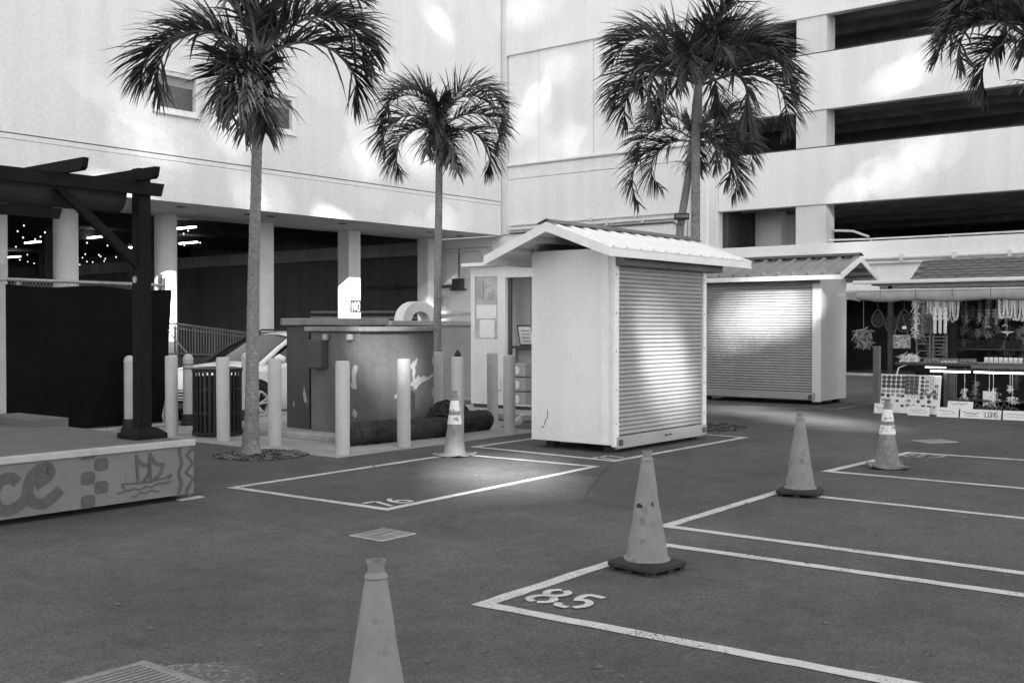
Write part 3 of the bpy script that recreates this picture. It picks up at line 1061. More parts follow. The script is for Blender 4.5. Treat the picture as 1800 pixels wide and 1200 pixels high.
for (x, y) in ((kx0 + 0.25, ky1 - 0.15), (kx0 + 0.15, ky0 + 0.12), (kx1 - 0.2, ky1 - 0.15), (kx1 - 0.15, ky0 + 0.12)):
    mb = MB()
    mb.box(x - 0.06, x + 0.06, y - 0.06, y + 0.06, 0.0, kz0 + 0.001)
    part('foot', mb, M['rubber'], k1)
mb = MB()
o = Vector((kx0 - 0.004, 7.98, 0.28))
mb.ribbon([(0, 0), (-0.02, 0.06), (-0.05, 0.10), (-0.045, 0.19)], 0.01, o, Y1, Z1)
mb.ribbon([(0.04, -0.04), (0.01, -0.01)], 0.012, o, Y1, Z1)
part('scratch', mb, M['ink'], k1)


def gable_roof(root, org, ax, r0, r1, ridge, eaves, mroof, mtrim, npan, rib_h=0.022, barge=0.11):
    """ax 'X' or 'Y' = ridge direction from r0 to r1; ridge=(c, z); eaves=((c,z),(c,z))"""
    org = Vector(org)
    P = (lambda a, c, z: Vector((a, c, z))) if ax == 'X' else (lambda a, c, z: Vector((c, a, z)))
    step = (r1 - r0) / npan
    for (ec, ez) in eaves:
        mbp = MB()
        rz, rc = ridge[1], ridge[0]
        d = Vector((0, ec - rc, ez - rz)) if ax == 'X' else Vector((ec - rc, 0, ez - rz))
        nrm = d.cross(P(1, 0, 0)).normalized()
        if nrm.z < 0:
            nrm = -nrm
        # trapezoid-rib panel profile along the ridge
        prof = [(0.0, 0), (0.0, 0)]
        s = step
        prof = [(0.0, 0.0), (0.10 * s, rib_h), (0.16 * s, rib_h), (0.26 * s, 0.0), (0.6 * s, 0.0), (0.63 * s, 0.004), (0.66 * s, 0.0), (1.0 * s, 0.0)]
        vs, fs = [], []
        e = P(1, 0, 0)
        for (a, h) in prof:
            vs += [e * a + nrm * h, e * a + nrm * h + d]
        nn = len(prof)
        for i in range(nn - 1):
            fs.append((2 * i, 2 * i + 1, 2 * i + 3, 2 * i + 2))
        b = len(vs)
        vs += [p - nrm * 0.012 for p in (vs[0], vs[1], vs[2 * nn - 1], vs[2 * nn - 2])]
        fs.append((b, b + 3, b + 2, b + 1))
        fs.append(tuple([2 * i + 1 for i in range(nn)] + [b + 2, b + 1]))
        mbp.add(vs, fs)
        me = mbp.mesh('roof_panel', mroof)
        for i in range(npan):
            inst('roof_panel', me, root, P(r0 + i * step, rc, rz) - org)
        # eave fascia
        mb = MB()
        sgn = 1 if ec > rc else -1
        lo, hi = sorted((ec - sgn * 0.03, ec + sgn * 0.0))
        if ax == 'X':
            mb.box(r0 + 0.004, r1 - 0.004, lo, hi, ez - 0.10, ez - 0.014)
        else:
            mb.box(lo, hi, r0 + 0.004, r1 - 0.004, ez - 0.10, ez - 0.014)
        part('eave_board', mb, mtrim, root)
        # barge boards at both gable ends
        for (a0, a1) in ((r0 - 0.028, r0 + 0.002), (r1 - 0.002, r1 + 0.028)):
            mb = MB()
            q = [P(a0, rc, rz + 0.005), P(a0, ec, ez + 0.005), P(a0, ec, ez + 0.005 - barge), P(a0, rc, rz + 0.005 - barge)]
            mb.poly(q, P(a1 - a0, 0, 0))
            part('barge_board', mb, mtrim, root)
        # rafters under the sheet
        for t in (0.35, 0.7):
            mb = MB()
            c, z = rc + (ec - rc) * t, rz + (ez - rz) * t
            if ax == 'X':
                mb.box(r0 + 0.01, r1 - 0.01, c - 0.02, c + 0.02, z - 0.075, z - 0.014)
            else:
                mb.box(c - 0.02, c + 0.02, r0 + 0.01, r1 - 0.01, z - 0.075, z - 0.014)
            part('purlin', mb, mtrim, root)
    mb = MB()
    w, dz = 0.13, 0.05
    rc, rz = ridge
    top = rz + rib_h + 0.022
    q = [P(r0 - 0.03, rc - w, top - dz), P(r0 - 0.03, rc, top), P(r0 - 0.03, rc + w, top - dz), P(r0 - 0.03, rc + w, top - dz - 0.012), P(r0 - 0.03, rc, top - 0.012), P(r0 - 0.03, rc - w, top - dz - 0.012)]
    mb.poly(q, P(r1 - r0 + 0.06, 0, 0))
    part('ridge_cap', mb, M['cab'] if mroof is M['roof_white'] else M['cab_dark'], root)


gable_roof(k1, (11.8, 7.5, 0), 'X', 10.08, 13.50, (7.55, 2.70), ((6.66, 2.375), (8.50, 2.34)), M['roof_white'], M['kiosk_trim'], 12)

# ------------------------------------------------------------------ far kiosk
k2 = thing('market_kiosk', (20.1, 9.4, 0), 'closed kiosk with wide pale shutter and grey ribbed gable roof beside the stall', 'kiosk')
O2 = Vector((20.1, 9.4, 0))
jx0, jx1, jy0, jy1 = 19.50, 20.72, 8.16, 10.75
mb = MB()
mb.poly([(jx0 + 0.02, jy0, 0.08), (jx1, jy0, 0.08), (jx1, jy0, 2.40), ((jx0 + jx1) / 2, jy0, 2.58), (jx0 + 0.02, jy0, 2.40)], (0, 0.05, 0))
part('side_wall', mb, M['kiosk'], k2)
mb = MB()
mb.poly([(jx0 + 0.02, jy1 - 0.05, 0.08), (jx1, jy1 - 0.05, 0.08), (jx1, jy1 - 0.05, 2.40), ((jx0 + jx1) / 2, jy1 - 0.05, 2.58), (jx0 + 0.02, jy1 - 0.05, 2.40)], (0, 0.05, 0))
part('side_wall', mb, M['kiosk'], k2)
mb = MB()
mb.box(jx1 - 0.05, jx1 - 0.001, jy0 + 0.051, jy1 - 0.051, 0.08, 2.40)
part('back_wall', mb, M['kiosk'], k2)
mb = MB()
mb.box(jx0 + 0.05, jx1 - 0.051, jy0 + 0.051, jy1 - 0.051, 0.08, 0.12)
part('floor_panel', mb, M['dark_wood'], k2)
for (y0, y1) in ((jy0 - 0.004, jy0 + 0.17), (jy1 - 0.10, jy1 + 0.004)):
    mb = MB()
    mb.bbox(jx0 - 0.035, jx0 + 0.018, y0, y1, 0.06, 2.38, 0.006)
    part('shutter_guide', mb, M['kiosk_trim'], k2)
pitch2 = 0.052
sm2 = slat_mesh(jy1 - jy0 - 0.27, pitch2, M['slat2'])
for i in range(40):
    o = inst('slat', sm2, k2, Vector((jx0 + 0.005, jy1 - 0.10, 0.24 + i * pitch2)) - O2, (0, 0, -PI / 2))
mb = MB()
mb.bbox(jx0 - 0.045, jx0 + 0.01, jy0 + 0.10, jy1 - 0.03, 0.09, 0.235, 0.008)
bb = part('bottom_bar', mb, M['slat2'], k2)
mb = MB()
for y in (jy0 + 0.2, jy1 - 0.1):
    mb.bbox(jx0 - 0.07, jx0 - 0.046, y - 0.035, y + 0.035, 0.11, 0.19, 0.008)
part('latch', mb, M['groove'], bb)
for (x, y) in ((jx0 + 0.1, jy0 + 0.15), (jx1 - 0.15, jy0 + 0.15), (jx0 + 0.1, jy1 - 0.15), (jx1 - 0.15, jy1 - 0.15)):
    mb = MB()
    mb.box(x - 0.06, x + 0.06, y - 0.06, y + 0.06, 0, 0.081)
    part('foot', mb, M['rubber'], k2)
mb = MB()
mb.bbox(jx0 - 0.16, jx0 + 0.03, jy0 + 0.02, jy1 - 0.01, 2.30, 2.40, 0.01)
part('header_beam', mb, M['cab'], k2)
gable_roof(k2, O2, 'Y', 7.66, 10.98, (20.10, 2.81), ((19.16, 2.45), (21.04, 2.45)), M['roof_grey'], M['kiosk_trim'], 11, 0.05)
for zz in (1.98, 1.88, 1.78):
    mb = MB()
    mb.box(jx0 - 0.06, jx0 + 0.05, jy1 + 0.006, jy1 + 0.20, zz, zz + 0.045)
    part('vent_louvre', mb, M['groove'], k2)

# ------------------------------------------------------------------ small booth behind the near kiosk
bx, by0, by1 = 14.0, 9.2, 12.12
bo = thing('service_booth', (15.0, 10.6, 0), 'small white open booth with a pane of notices, half hidden by the near kiosk', 'booth')
mb = MB()
mb.box(13.46, 16.4, 9.0, 12.5, 0.0, 0.11)
part('platform', mb, M['kerb'], bo)
mb = MB()
mb.box(bx + 0.01, 16.2, by0, by1 - 0.05, 0.11, 0.17)
part('floor_panel', mb, M['dark_wood'], bo)
mb = MB()                                                       # front wall: pane opening and the counter opening
mb.holed((bx, 0, 0), -Y1, Z1, -X1, 0.07, (-by1, -by0), (0.17, 2.50), [(-12.03, -11.53, 1.27, 2.33), (-11.36, -9.6, 0.19, 2.30)])
part('front_wall', mb, M['booth'], bo)
mb = MB()
mb.box(bx + 0.071, 16.2, by1 - 0.06, by1 - 0.003, 0.11, 2.5)
part('side_wall', mb, M['booth'], bo)
for k in range(22):
    mb = MB()
    mb.box(15.98, 16.02 - 0.001 * (k % 2), by0, by1 - 0.061, 0.2 + k * 0.105, 0.298 + k * 0.105)
    part('siding_board', mb, M['booth'], bo)
mb = MB()
mb.box(bx - 0.14, 16.3, by0 - 0.1, by1 + 0.10, 2.502, 2.56)
part('roof', mb, M['kiosk_trim'], bo)
mb = MB()
mb.box(bx + 0.02, bx + 0.03, 11.53, 12.03, 1.27, 2.33)
pn = part('pane', mb, M['pane_frost'], bo)
for (y0, y1, z0, z1) in ((11.56, 12.00, 1.62, 1.85), (11.60, 11.93, 1.30, 1.60), (11.62, 11.75, 1.92, 2.05), (11.85, 12.0, 1.95, 2.25)):
    mb = MB()
    mb.box(bx + 0.010, bx + 0.017, y0, y1, z0, z1)
    part('notice', mb, M['paper'] if z0 < 1.9 else M['blind'], pn)
mb = MB()
mb.bbox(bx - 0.05, bx - 0.002, 11.46, 11.55, 0.42, 0.62, 0.01)
part('door_latch', mb, M['kiosk_trim'], bo)
mb = MB()
mb.box(bx + 0.1, bx + 0.6, 9.65, 11.34, 1.12, 1.16)
part('counter', mb, M['dark_wood'], bo)
mb = MB()
mb.box(bx + 0.25, bx + 0.3, 9.65, 11.34, 0.17, 1.12)
part('counter_front', mb, M['blind'], bo)
mb = MB()
mb.box(bx + 0.075, bx + 0.12, 11.30, 11.36, 0.2, 2.3)
mb.box(15.2, 15.28, 11.55, 11.75, 0.2, 2.4)
part('jamb', mb, M['cab_dark'], bo)
mb = MB()
mb.holed((15.9, 0, 0), -Y1, Z1, -X1, 0.04, (-11.5, -11.05), (1.3, 2.2), [(-11.45, -11.10, 1.36, 2.14)])
part('inner_window', mb, M['blind'], bo)
# goods on and under that counter
mb = MB()
mm = Matrix.Translation((bx + 0.3, 11.12, 1.165)) @ Matrix.Rotation(-0.25, 4, 'Y')
mb.bbox(-0.012, 0.012, -0.16, 0.16, 0, 0.36, 0.004, mm)
fr = single('menu_board', mb, M['pipe_dark'], (bx + 0.3, 11.12, 1.16), 'small framed card standing on the booth counter', 'menu board')
mb = MB()
mb.box(-0.018, -0.014, -0.13, 0.13, 0.03, 0.33, mm)
part('card', mb, M['paper'], fr)
mb = MB()
for k in range(4):
    mb.box(-0.024, -0.020, -0.10, 0.05 + 0.02 * (k % 2), 0.07 + k * 0.06, 0.095 + k * 0.06, mm)
part('print', mb, M['ink_pale'], fr)
rnd = random.Random(12)
for k, (y, h) in enumerate(((10.92, 0.10), (10.84, 0.16), (10.75, 0.12), (10.66, 0.14))):
    mb = MB()
    mb.lathe([(0.04, 0), (0.045, h * 0.6), (0.02, h * 0.8), (0.022, h)], (bx + 0.25, y, 1.16), 10)
    single('jar', mb, M[('goods_mid', 'goods_pale', 'goods_dark', 'goods_mid')[k]], (bx + 0.25, y, 1.16),
           ('squat grey jar nearest the card on the booth counter', 'tallest pale jar on the booth counter', 'dark jar on the booth counter', 'grey jar at the far end of the booth counter by the kiosk')[k], 'jar')
for k in range(3):
    mb = MB()
    mb.bbox(bx + 0.04, bx + 0.24, 10.98, 11.30, 0.17 + k * 0.24, 0.17 + k * 0.24 + 0.225, 0.012)
    o = single('stacked_box', mb, M['blind'], (bx + 0.14, 11.14, 0.17 + k * 0.24), ('lowest box of the stack under the booth counter', 'middle box of the stack under the booth counter', 'topmost box of the stack under the booth counter')[k], 'box')
    mb = MB()
    mb.lathe([(0.07, 0), (0.07, 0.004)], (0, 0, 0), 12)
    mb.v = [Vector((bx + 0.038 - p.z, 11.14 + p.x * 0.8, 0.28 + k * 0.24 + p.y)) for p in mb.v]
    part('picture', mb, M['goods_pale'], o)
mb = MB()
mb.tube([(bx + 0.3, 10.96, 1.72), (bx + 0.3, 10.97, 1.8), (bx + 0.3, 10.93, 1.9), (bx + 0.3, 10.97, 1.98), (bx + 0.3, 10.96, 2.06)], [0.05, 0.07, 0.045, 0.06, 0.03], 8)
mb.tube([(bx + 0.3, 10.96, 2.06), (bx + 0.3, 10.96, 2.30)], 0.006, 5)
single('hanging_bundle', mb, M['goods_dark'], (bx + 0.3, 10.96, 1.7), 'dark bundle hanging in the booth opening by the kiosk corner', 'bundle', smooth='auto')

# ------------------------------------------------------------------ bollards
def plain_bollard(label):
    t = thing('bollard', (0, 0, 0), label, 'bollard', 'bollards on the concrete pad')
    mb = MB()
    r = 0.083
    mb.lathe([(r, 0), (r, 1.055), (r * 0.97, 1.07), (r * 0.80, 1.08), (0.0, 1.083)], (0, 0, 0), 24, cap=False)
    part('post', mb, M['bollard'], t, 'auto')
    return t


def dome_bollard(label, bands=False):
    t = thing('bollard', (0, 0, 0), label, 'bollard', 'domed bollards by the dark fence')
    mb = MB()
    r = 0.075
    mb.lathe([(r, 0.16), (r, 0.965), (r * 1.06, 0.968), (r * 1.06, 0.985), (r, 0.99)], (0, 0, 0), 24, cap=False)
    part('post', mb, M['bollard'], t, 'auto')
    mb = MB()
    mb.lathe([(r * 1.0, 0.99), (r * 0.92, 1.02), (r * 0.7, 1.048), (r * 0.35, 1.062), (0, 1.066)], (0, 0, 0), 20, cap=False)
    part('dome', mb, M['bollard'], t, 'auto')
    mb = MB()
    mb.lathe([(0.12, 0.0), (0.12, 0.03), (0.095, 0.06), (0.088, 0.16), (0.08, 0.17)], (0, 0, 0), 20, cap=False)
    part('base', mb, M['rubber'], t, 'auto')
    if bands:
        mb = MB()
        for z in (0.84, 0.90):
            mb.lathe([(r + 0.003, z), (r + 0.003, z + 0.018)], (0, 0, 0), 20, cap=False)
        part('band', mb, M['groove'], t, 'auto')
    return t


pb = [((8.51, 9.33), 'bollard at the corner of the concrete pad, in front of the cabinets'),
      ((8.60, 10.66), 'bollard between the slim palm and the dark cabinet'),
      ((8.54, 11.62), 'bollard standing right in front of the slatted bin'),
      ((8.50, 12.70), 'plain bollard beside the pergola post, left of the bin'),
      ((9.54, 9.35), 'bollard in front of the cabinet face with peeling paint'),
      ((10.57, 9.38), 'bollard right behind the banded cone near the rolled matting'),
      ((11.60, 9.34), 'bollard in front of the booth opening, beside the kiosk corner'),
      ((12.47, 10.36), 'bollard in front of the booth pane, left of the opening'),
      ((12.30, 11.33), 'bollard at the foot of the slim middle palm')]
p0 = None
for (x, y), lab in pb:
    if p0 is None:
        o = p0 = plain_bollard(lab)
    else:
        o = copy_tree(p0)
        o['label'] = lab
    if 'right behind the banded cone' in lab:
        mb = MB()
        mb.lathe([(0.0, 1.083), (0.04, 1.086), (0.046, 1.112), (0.03, 1.142), (0.012, 1.168), (0.0, 1.172)], (0, 0, 0), 12)
        part('finial', mb, M['rubber'], o, 'auto')
    o.location = (x, y, 0.012)
    o.rotation_euler = (random.uniform(-0.008, 0.008), random.uniform(-0.008, 0.008), random.uniform(0, 6))
o = dome_bollard('domed bollard on a dark base in front of the black fence cloth')
o.location = (8.55, 13.80, 0.012)
o2 = copy_tree(o)
o2['label'] = 'domed bollard on a dark base between the bin and the white car'
o2.location = (10.62, 13.86, 0.012)
o3 = dome_bollard('domed bollard with two dark bands at the end of the fence', True)
o3.location = (9.56, 13.86, 0.012)
mb = MB()
mb.bbox(20.86 - 0.06, 20.86 + 0.06, 7.6 - 0.06, 7.6 + 0.06, 0, 1.1, 0.01)
single('square_bollard', mb, M['post_grey'], (20.86, 7.6, 0), 'grey square post standing between the far kiosk and the stall', 'bollard')
# bird
bd = thing('bird', (12.05, 9.55, 0.014), 'small white bird standing at the edge of the pad by the kiosk', 'bird')
mb = MB()
c = Vector((12.05, 9.55, 0.014))
mb.tube([c + Vector((0.02, 0.10, 0.10)), c + Vector((0.015, 0.05, 0.11)), c + Vector((0, 0, 0.12)), c + Vector((-0.01, -0.05, 0.15)), c + Vector((-0.015, -0.075, 0.19)), c + Vector((-0.02, -0.09, 0.215)), c + Vector((-0.03, -0.13, 0.21))],
        [0.008, 0.035, 0.06, 0.052, 0.03, 0.028, 0.004], 12)
part('body', mb, M['bird'], bd, True)
mb = MB()
for s in (-1, 1):
    mb.tube([c + Vector((0.02 * s, 0, 0.07)), c + Vector((0.022 * s, -0.005, 0.0))], 0.005, 5)
part('legs', mb, M['goods_mid'], bd)

# ------------------------------------------------------------------ cones
def cone(label, m, h=0.72, bands=(), tears=False, tilt=(0, 0), flatbase=False, dent=0.0, seed=1):
    t = thing('traffic_cone', (0, 0, 0), label, 'traffic cone', 'traffic cones in the bays')
    mb = MB()
    s = 0.185
    ring = []
    if flatbase:            # old cone: a floppy square flange of the same rubber
        N = 6
        rnd = random.Random(seed)
        lift = [[0.006 + 0.030 * (abs(i / N - .5) * 2) ** 3 * (abs(j / N - .5) * 2) ** 2 * rnd.uniform(0.4, 1.5) for j in range(N + 1)] for i in range(N + 1)]
        vs = [((i / N - .5) * 2 * s, (j / N - .5) * 2 * s, lift[i][j] + 0.018) for i in range(N + 1) for j in range(N + 1)]
        n0 = len(vs)
        vs += [(p[0], p[1], p[2] - 0.016) for p in vs]
        fs = []
        W = N + 1
        for i in range(N):
            for j in range(N):
                a = i * W + j
                fs.append((a, a + W, a + W + 1, a + 1))
                fs.append((n0 + a, n0 + a + 1, n0 + a + W + 1, n0 + a + W))
        for k in range(N):
            for (a, b) in ((k, k + 1), (N * W + k + 1, N * W + k), ((k + 1) * W, k * W), (k * W + N, (k + 1) * W + N)):
                fs.append((a, b, n0 + b, n0 + a))
        mb.add(vs, fs)
        part('base', mb, m, t)
        z0 = 0.022
    else:                    # weighted black base on feet
        c = 0.045
        pts = []
        for (sx, sy) in ((1, 1), (-1, 1), (-1, -1), (1, -1)):
            a0 = math.atan2(sy, sx) - PI / 4
            for k in range(4):
                a = a0 + (PI / 2) * k / 3
                pts.append((sx * (s - c) + c * math.cos(a), sy * (s - c) + c * math.sin(a)))
        n = len(pts)
        levels = [(0.94, 0.020), (1.0, 0.028), (1.0, 0.048), (0.93, 0.058), (0.70, 0.066)]
        vs = [(x * k, y * k, z) for k, z in levels for x, y in pts]
        fs = [(i * n + j, i * n + (j + 1) % n, (i + 1) * n + (j + 1) % n, (i + 1) * n + j) for i in range(len(levels) - 1) for j in range(n)]
        fs.append(tuple(range(n))[::-1])
        fs.append(tuple((len(levels) - 1) * n + j for j in range(n)))
        mb.add(vs, fs)
        bs = part('base', mb, M['rubber'], t, 'auto')
        for k in range(8):
            a = k * PI / 4
            q = s * (0.86 if k % 2 == 0 else 1.08)
            mb = MB()
            mb.box(q * math.cos(a) - 0.022, q * math.cos(a) + 0.022, q * math.sin(a) - 0.022, q * math.sin(a) + 0.022, 0.0, 0.0205)
            part('foot', mb, M['rubber'], bs)
        z0 = 0.060
    R0, R1 = 0.132, 0.036
    zt = h - 0.055

    def rad(z):
        return R0 + (R1 - R0) * (z - z0) / (zt - z0)
    prof = [(R0 + 0.012, z0), (R0 + 0.010, z0 + 0.012), (rad(z0 + 0.02), z0 + 0.02)]
    for k in range(1, 13):
        z = z0 + 0.02 + (zt - z0 - 0.02) * k / 13
        prof.append((rad(z), z))
    prof += [(R1, zt - 0.006), (R1 + 0.004, zt), (R1 + 0.002, zt + 0.006), (R1 - 0.008, zt + 0.016), (R1 - 0.009, zt + 0.034), (R1 - 0.004, zt + 0.048), (R1 - 0.003, zt + 0.055), (R1 - 0.010, zt + 0.055), (R1 - 0.014, zt + 0.02)]
    mb = MB()
    mb.lathe(prof, (0, 0, 0), 40, cap=False)
    rnd = random.Random(seed)
    dents = [(rnd.uniform(0, 2 * PI), rnd.uniform(0.12, h * 0.7), rnd.uniform(0.4, 1.0)) for _ in range(5)]
    for i, p in enumerate(mb.v):
        r = math.hypot(p.x, p.y)
        if r > 1e-4 and z0 + 0.015 < p.z < zt:
            a = math.atan2(p.y, p.x)
            f = 0
            for (da, dz, k) in dents:
                q = math.cos(a - da)
                if q > 0:
                    f += k * q ** 6 * math.exp(-((p.z - dz) / 0.07) ** 2)
            f = 1 - dent * f / max(r, 0.03)
            mb.v[i] = Vector((p.x * f, p.y * f, p.z))
    body = part('body', mb, m, t, 'auto')
    for (z0b, z1b) in bands:
        mb = MB()
        mb.lathe([(rad(z0b) + 0.0025, z0b), (rad((z0b + z1b) / 2) + 0.0035, (z0b + z1b) / 2), (rad(z1b) + 0.0025, z1b)], (0, 0, 0), 40, cap=False)
        part('reflective_band', mb, M['band'], t, 'auto')
    if tears:
        mb = MB()
        for (da, zz, wid, hh) in ((-0.75, 0.400, 0.55, 0.016), (0.30, 0.412, 0.16, 0.018)):
            a0 = 0.75 * PI + da
            rr = rad(zz) + 0.002
            pts = []
            K = 7
            for k in range(K):
                a = a0 + wid * (k / (K - 1) - 0.5)
                pts.append((rr * math.cos(a), rr * math.sin(a), zz + hh * (0.3 + 0.7 * math.sin(PI * k / (K - 1)))))
            for k in range(K - 1, -1, -1):
                a = a0 + wid * (k / (K - 1) - 0.5)
                pts.append((rr * 1.03 * math.cos(a), rr * 1.03 * math.sin(a), zz - hh * (0.5 + 0.3 * (k % 2))))
            mb.poly(pts)
        part('tear', mb, M['rubber'], body)
    t.rotation_euler = (tilt[0], tilt[1], 0)
    return t


c1 = cone('plain traffic cone cut off by the bottom edge, nearest of all', M['cone'], 0.72, dent=0.010, seed=4)
c1.location = (2.514, 2.594, 0)
c1.rotation_euler.z = 0.3
c2 = cone('plain cone with torn holes on a black base in bay 85', M['cone'], 0.73, tears=True, dent=0.006, seed=5)
c2.location = (5.70, 3.50, 0)
c2.rotation_euler.z = YAW + PI / 4
c3 = cone('plain pale cone on a black base between the two double lines', M['cone'], 0.73, dent=0.008, seed=8)
c3.location = (9.05, 3.98, 0)
c3.rotation_euler.z = YAW + PI / 4 + 0.35
c4 = cone('dirty banded cone in front of the stall display board', M['cone_old'], 0.73, bands=((0.36, 0.455), (0.495, 0.62)), flatbase=True, dent=0.014, seed=9)
c4.location = (11.35, 4.02, 0)
c4.rotation_euler.z = 0.55
c5 = cone('banded cone in front of the rolled matting, at the end of bay 76', M['cone'], 0.75, bands=((0.37, 0.475), (0.52, 0.64)), flatbase=True, dent=0.010, seed=11)
c5.location = (9.28, 8.28, 0)
c5.rotation_euler.z = 0.15

# ------------------------------------------------------------------ cabinets
ca = thing('utility_cabinet', (10.3, 11.5, 0.10), 'taller dark utility cabinet with a flat overhanging lid, behind the other', 'cabinet')
mb = MB()
mb.bbox(9.66, 11.05, 11.25, 11.72, 0.09, 1.50, 0.008)
part('body', mb, M['cab_dark'], ca)
mb = MB()
mb.bbox(9.60, 11.12, 11.19, 11.78, 1.502, 1.60, 0.012)
part('lid', mb, M['cab_top'], ca)
o = Vector((9.657, 11.30, 0.45))
for q in ([(0.02, 0), (0.05, 0.02), (0.07, 0.12), (0.05, 0.24), (0.03, 0.16), (0.0, 0.08)], [(0.25, -0.06), (0.28, -0.05), (0.27, 0.04), (0.255, 0.0)], [(-0.02, -0.08), (0.0, 0.04), (-0.015, 0.06)]):
    mb = MB()
    mb.poly([o + Y1 * a + Z1 * b for a, b in q])
    part('bare_patch', mb, M['primer'], ca)

cb = thing('utility_cabinet', (10.26, 10.6, 0.10), 'grey utility cabinet with peeling paint, lower and in front of the other', 'cabinet')
mb = MB()
mb.bbox(9.56, 10.96, 10.16, 11.10, 0.09, 1.42, 0.008)
part('body', mb, M['cab'], cb)
mb = MB()
mb.bbox(9.49, 11.03, 10.08, 11.16, 1.422, 1.485, 0.01)
part('lid', mb, M['cab_top'], cb)
mb = MB()
mb.box(9.535, 9.60, 10.145, 10.159, 0.12, 1.41)
part('corner_strip', mb, M['cab'], cb)
KS = 10.16 / 10.9
fz = lambda z: 1.5 - (1.5 - z) * KS
for q in ([(11.25, 0.93), (11.30, 0.97), (11.36, 1.0), (11.38, 1.03), (11.41, 1.02), (11.38, 0.94), (11.35, 0.91), (11.36, 0.82), (11.34, 0.76), (11.36, 0.72), (11.41, 0.78), (11.46, 0.74), (11.52, 0.77), (11.60, 0.74), (11.70, 0.78), (11.74, 0.80),
           (11.74, 0.76), (11.62, 0.70), (11.50, 0.67), (11.42, 0.63), (11.38, 0.58), (11.33, 0.57), (11.31, 0.63), (11.22, 0.62), (11.27, 0.68), (11.31, 0.70), (11.29, 0.80), (11.30, 0.86), (11.26, 0.88)],
          [(10.92, 0.50), (10.97, 0.53), (11.02, 0.56), (11.05, 0.55), (11.05, 0.48), (11.02, 0.47), (11.02, 0.51), (10.98, 0.47), (10.93, 0.46)],
          [(11.70, 0.55), (11.73, 0.60), (11.74, 0.42), (11.71, 0.48)], [(11.70, 0.98), (11.735, 1.06), (11.74, 0.90)]):
    mb = MB()
    mb.poly([(a * KS, 10.1565, fz(b)) for a, b in q])
    part('bare_patch', mb, M['primer'], cb)
for q in ([(10.93, 0.93), (10.97, 0.96), (11.02, 0.95), (11.06, 0.85), (11.05, 0.75), (11.08, 0.66), (11.03, 0.62), (10.95, 0.63), (10.96, 0.7), (10.98, 0.8)], [(10.94, 0.30), (11.02, 0.36), (11.05, 0.28), (10.98, 0.22)]):
    mb = MB()
    mb.poly([(9.5565, a * KS - 0.005, fz(b)) for a, b in q])
    part('bare_patch', mb, M['blind'], cb)
mb = MB()
mb.bbox(9.43, 9.555, 10.76, 11.04, 0.94, 1.31, 0.01)
part('switch_box', mb, M['cab_dark'], cb)
for y in (10.26, 10.72):
    mb = MB()
    mb.bbox(9.49, 9.555, y, y + 0.08, 1.31, 1.39, 0.012)
    part('hinge', mb, M['primer'], cb)

# low garden wall with a round-arched top behind the cabinets
aw = thing('arched_wall', (16.2, 15.5, DROP), 'low grey wall with a small pale arch on top, behind the cabinets', 'wall')
mb = MB()
mb.box(15.55, 18.4, 15.5, 15.75, DROP, 1.50)
part('wall_body', mb, M['concrete'], aw)
mb = MB()
mb.bbox(15.42, 18.5, 15.44, 15.81, 1.502, 1.60, 0.01)
part('coping', mb, M['concrete'], aw)
mb = MB()
N = 14
out = [(16.30 + 0.52 * math.cos(PI * k / N), 1.602 + 0.40 * math.sin(PI * k / N)) for k in range(N + 1)]
inn = [(16.30 + 0.27 * math.cos(PI * k / N), 1.602 + 0.19 * math.sin(PI * k / N)) for k in range(N + 1)]
for k in range(N):
    mb.poly([(out[k][0], 15.48, out[k][1]), (out[k + 1][0], 15.48, out[k + 1][1]), (inn[k + 1][0], 15.48, inn[k + 1][1]), (inn[k][0], 15.48, inn[k][1])], (0, 0.26, 0))
part('arch', mb, M['column'], aw)

# ------------------------------------------------------------------ rolled matting
def roll(pts, r, label, seed, flat=0.85):
    rnd = random.Random(seed)
    pts = [Vector(p) for p in pts]
    N = 40
    path = []
    for k in range(N + 1):
        s = k / N * (len(pts) - 1)
        i = min(int(s), len(pts) - 2)
        path.append(pts[i].lerp(pts[i + 1], s - i))
    mb = MB()
    mb.tube(path, [r * (1 + 0.05 * math.sin(k * 1.1)) for k in range(N + 1)], 28, cap=False)
    for i, p in enumerate(mb.v):
        ring = i // 28
        a = i % 28
        c = path[ring]
        d = p - c
        d *= 1 + rnd.uniform(-0.035, 0.035)
        d.z *= flat
        mb.v[i] = c + d
    # spiral end face
    t = thing('rolled_matting', pts[0] - Vector((0, 0, r * flat)), label, 'roll', 'rolled matting lying on the pad')
    part('outer_wrap', mb, M['roll'], t, True)
    for e, dirn in ((0, -1), (N, 1)):
        ax = (path[1] - path[0]).normalized() if e == 0 else (path[N] - path[N - 1]).normalized()
        side = ax.cross(Z1).normalized()
        mb2 = MB()
        sp = []
        turns = 4
        for k in range(turns * 14 + 1):
            a = 2 * PI * k / 14
            rr = r * (0.95 - 0.8 * k / (turns * 14))
            sp.append(path[e] + (side * math.cos(a) + Z1 * math.sin(a) * flat) * rr)
        vs, fs = [], []
        for p in sp:
            vs += [p - ax * 0.10 * dirn, p + ax * 0.006 * dirn]
        fs = [(2 * i, 2 * i + 2, 2 * i + 3, 2 * i + 1) for i in range(len(sp) - 1)]
        mb2.add(vs, fs)
        part('spiral_end', mb2, M['roll'], t)
    return t


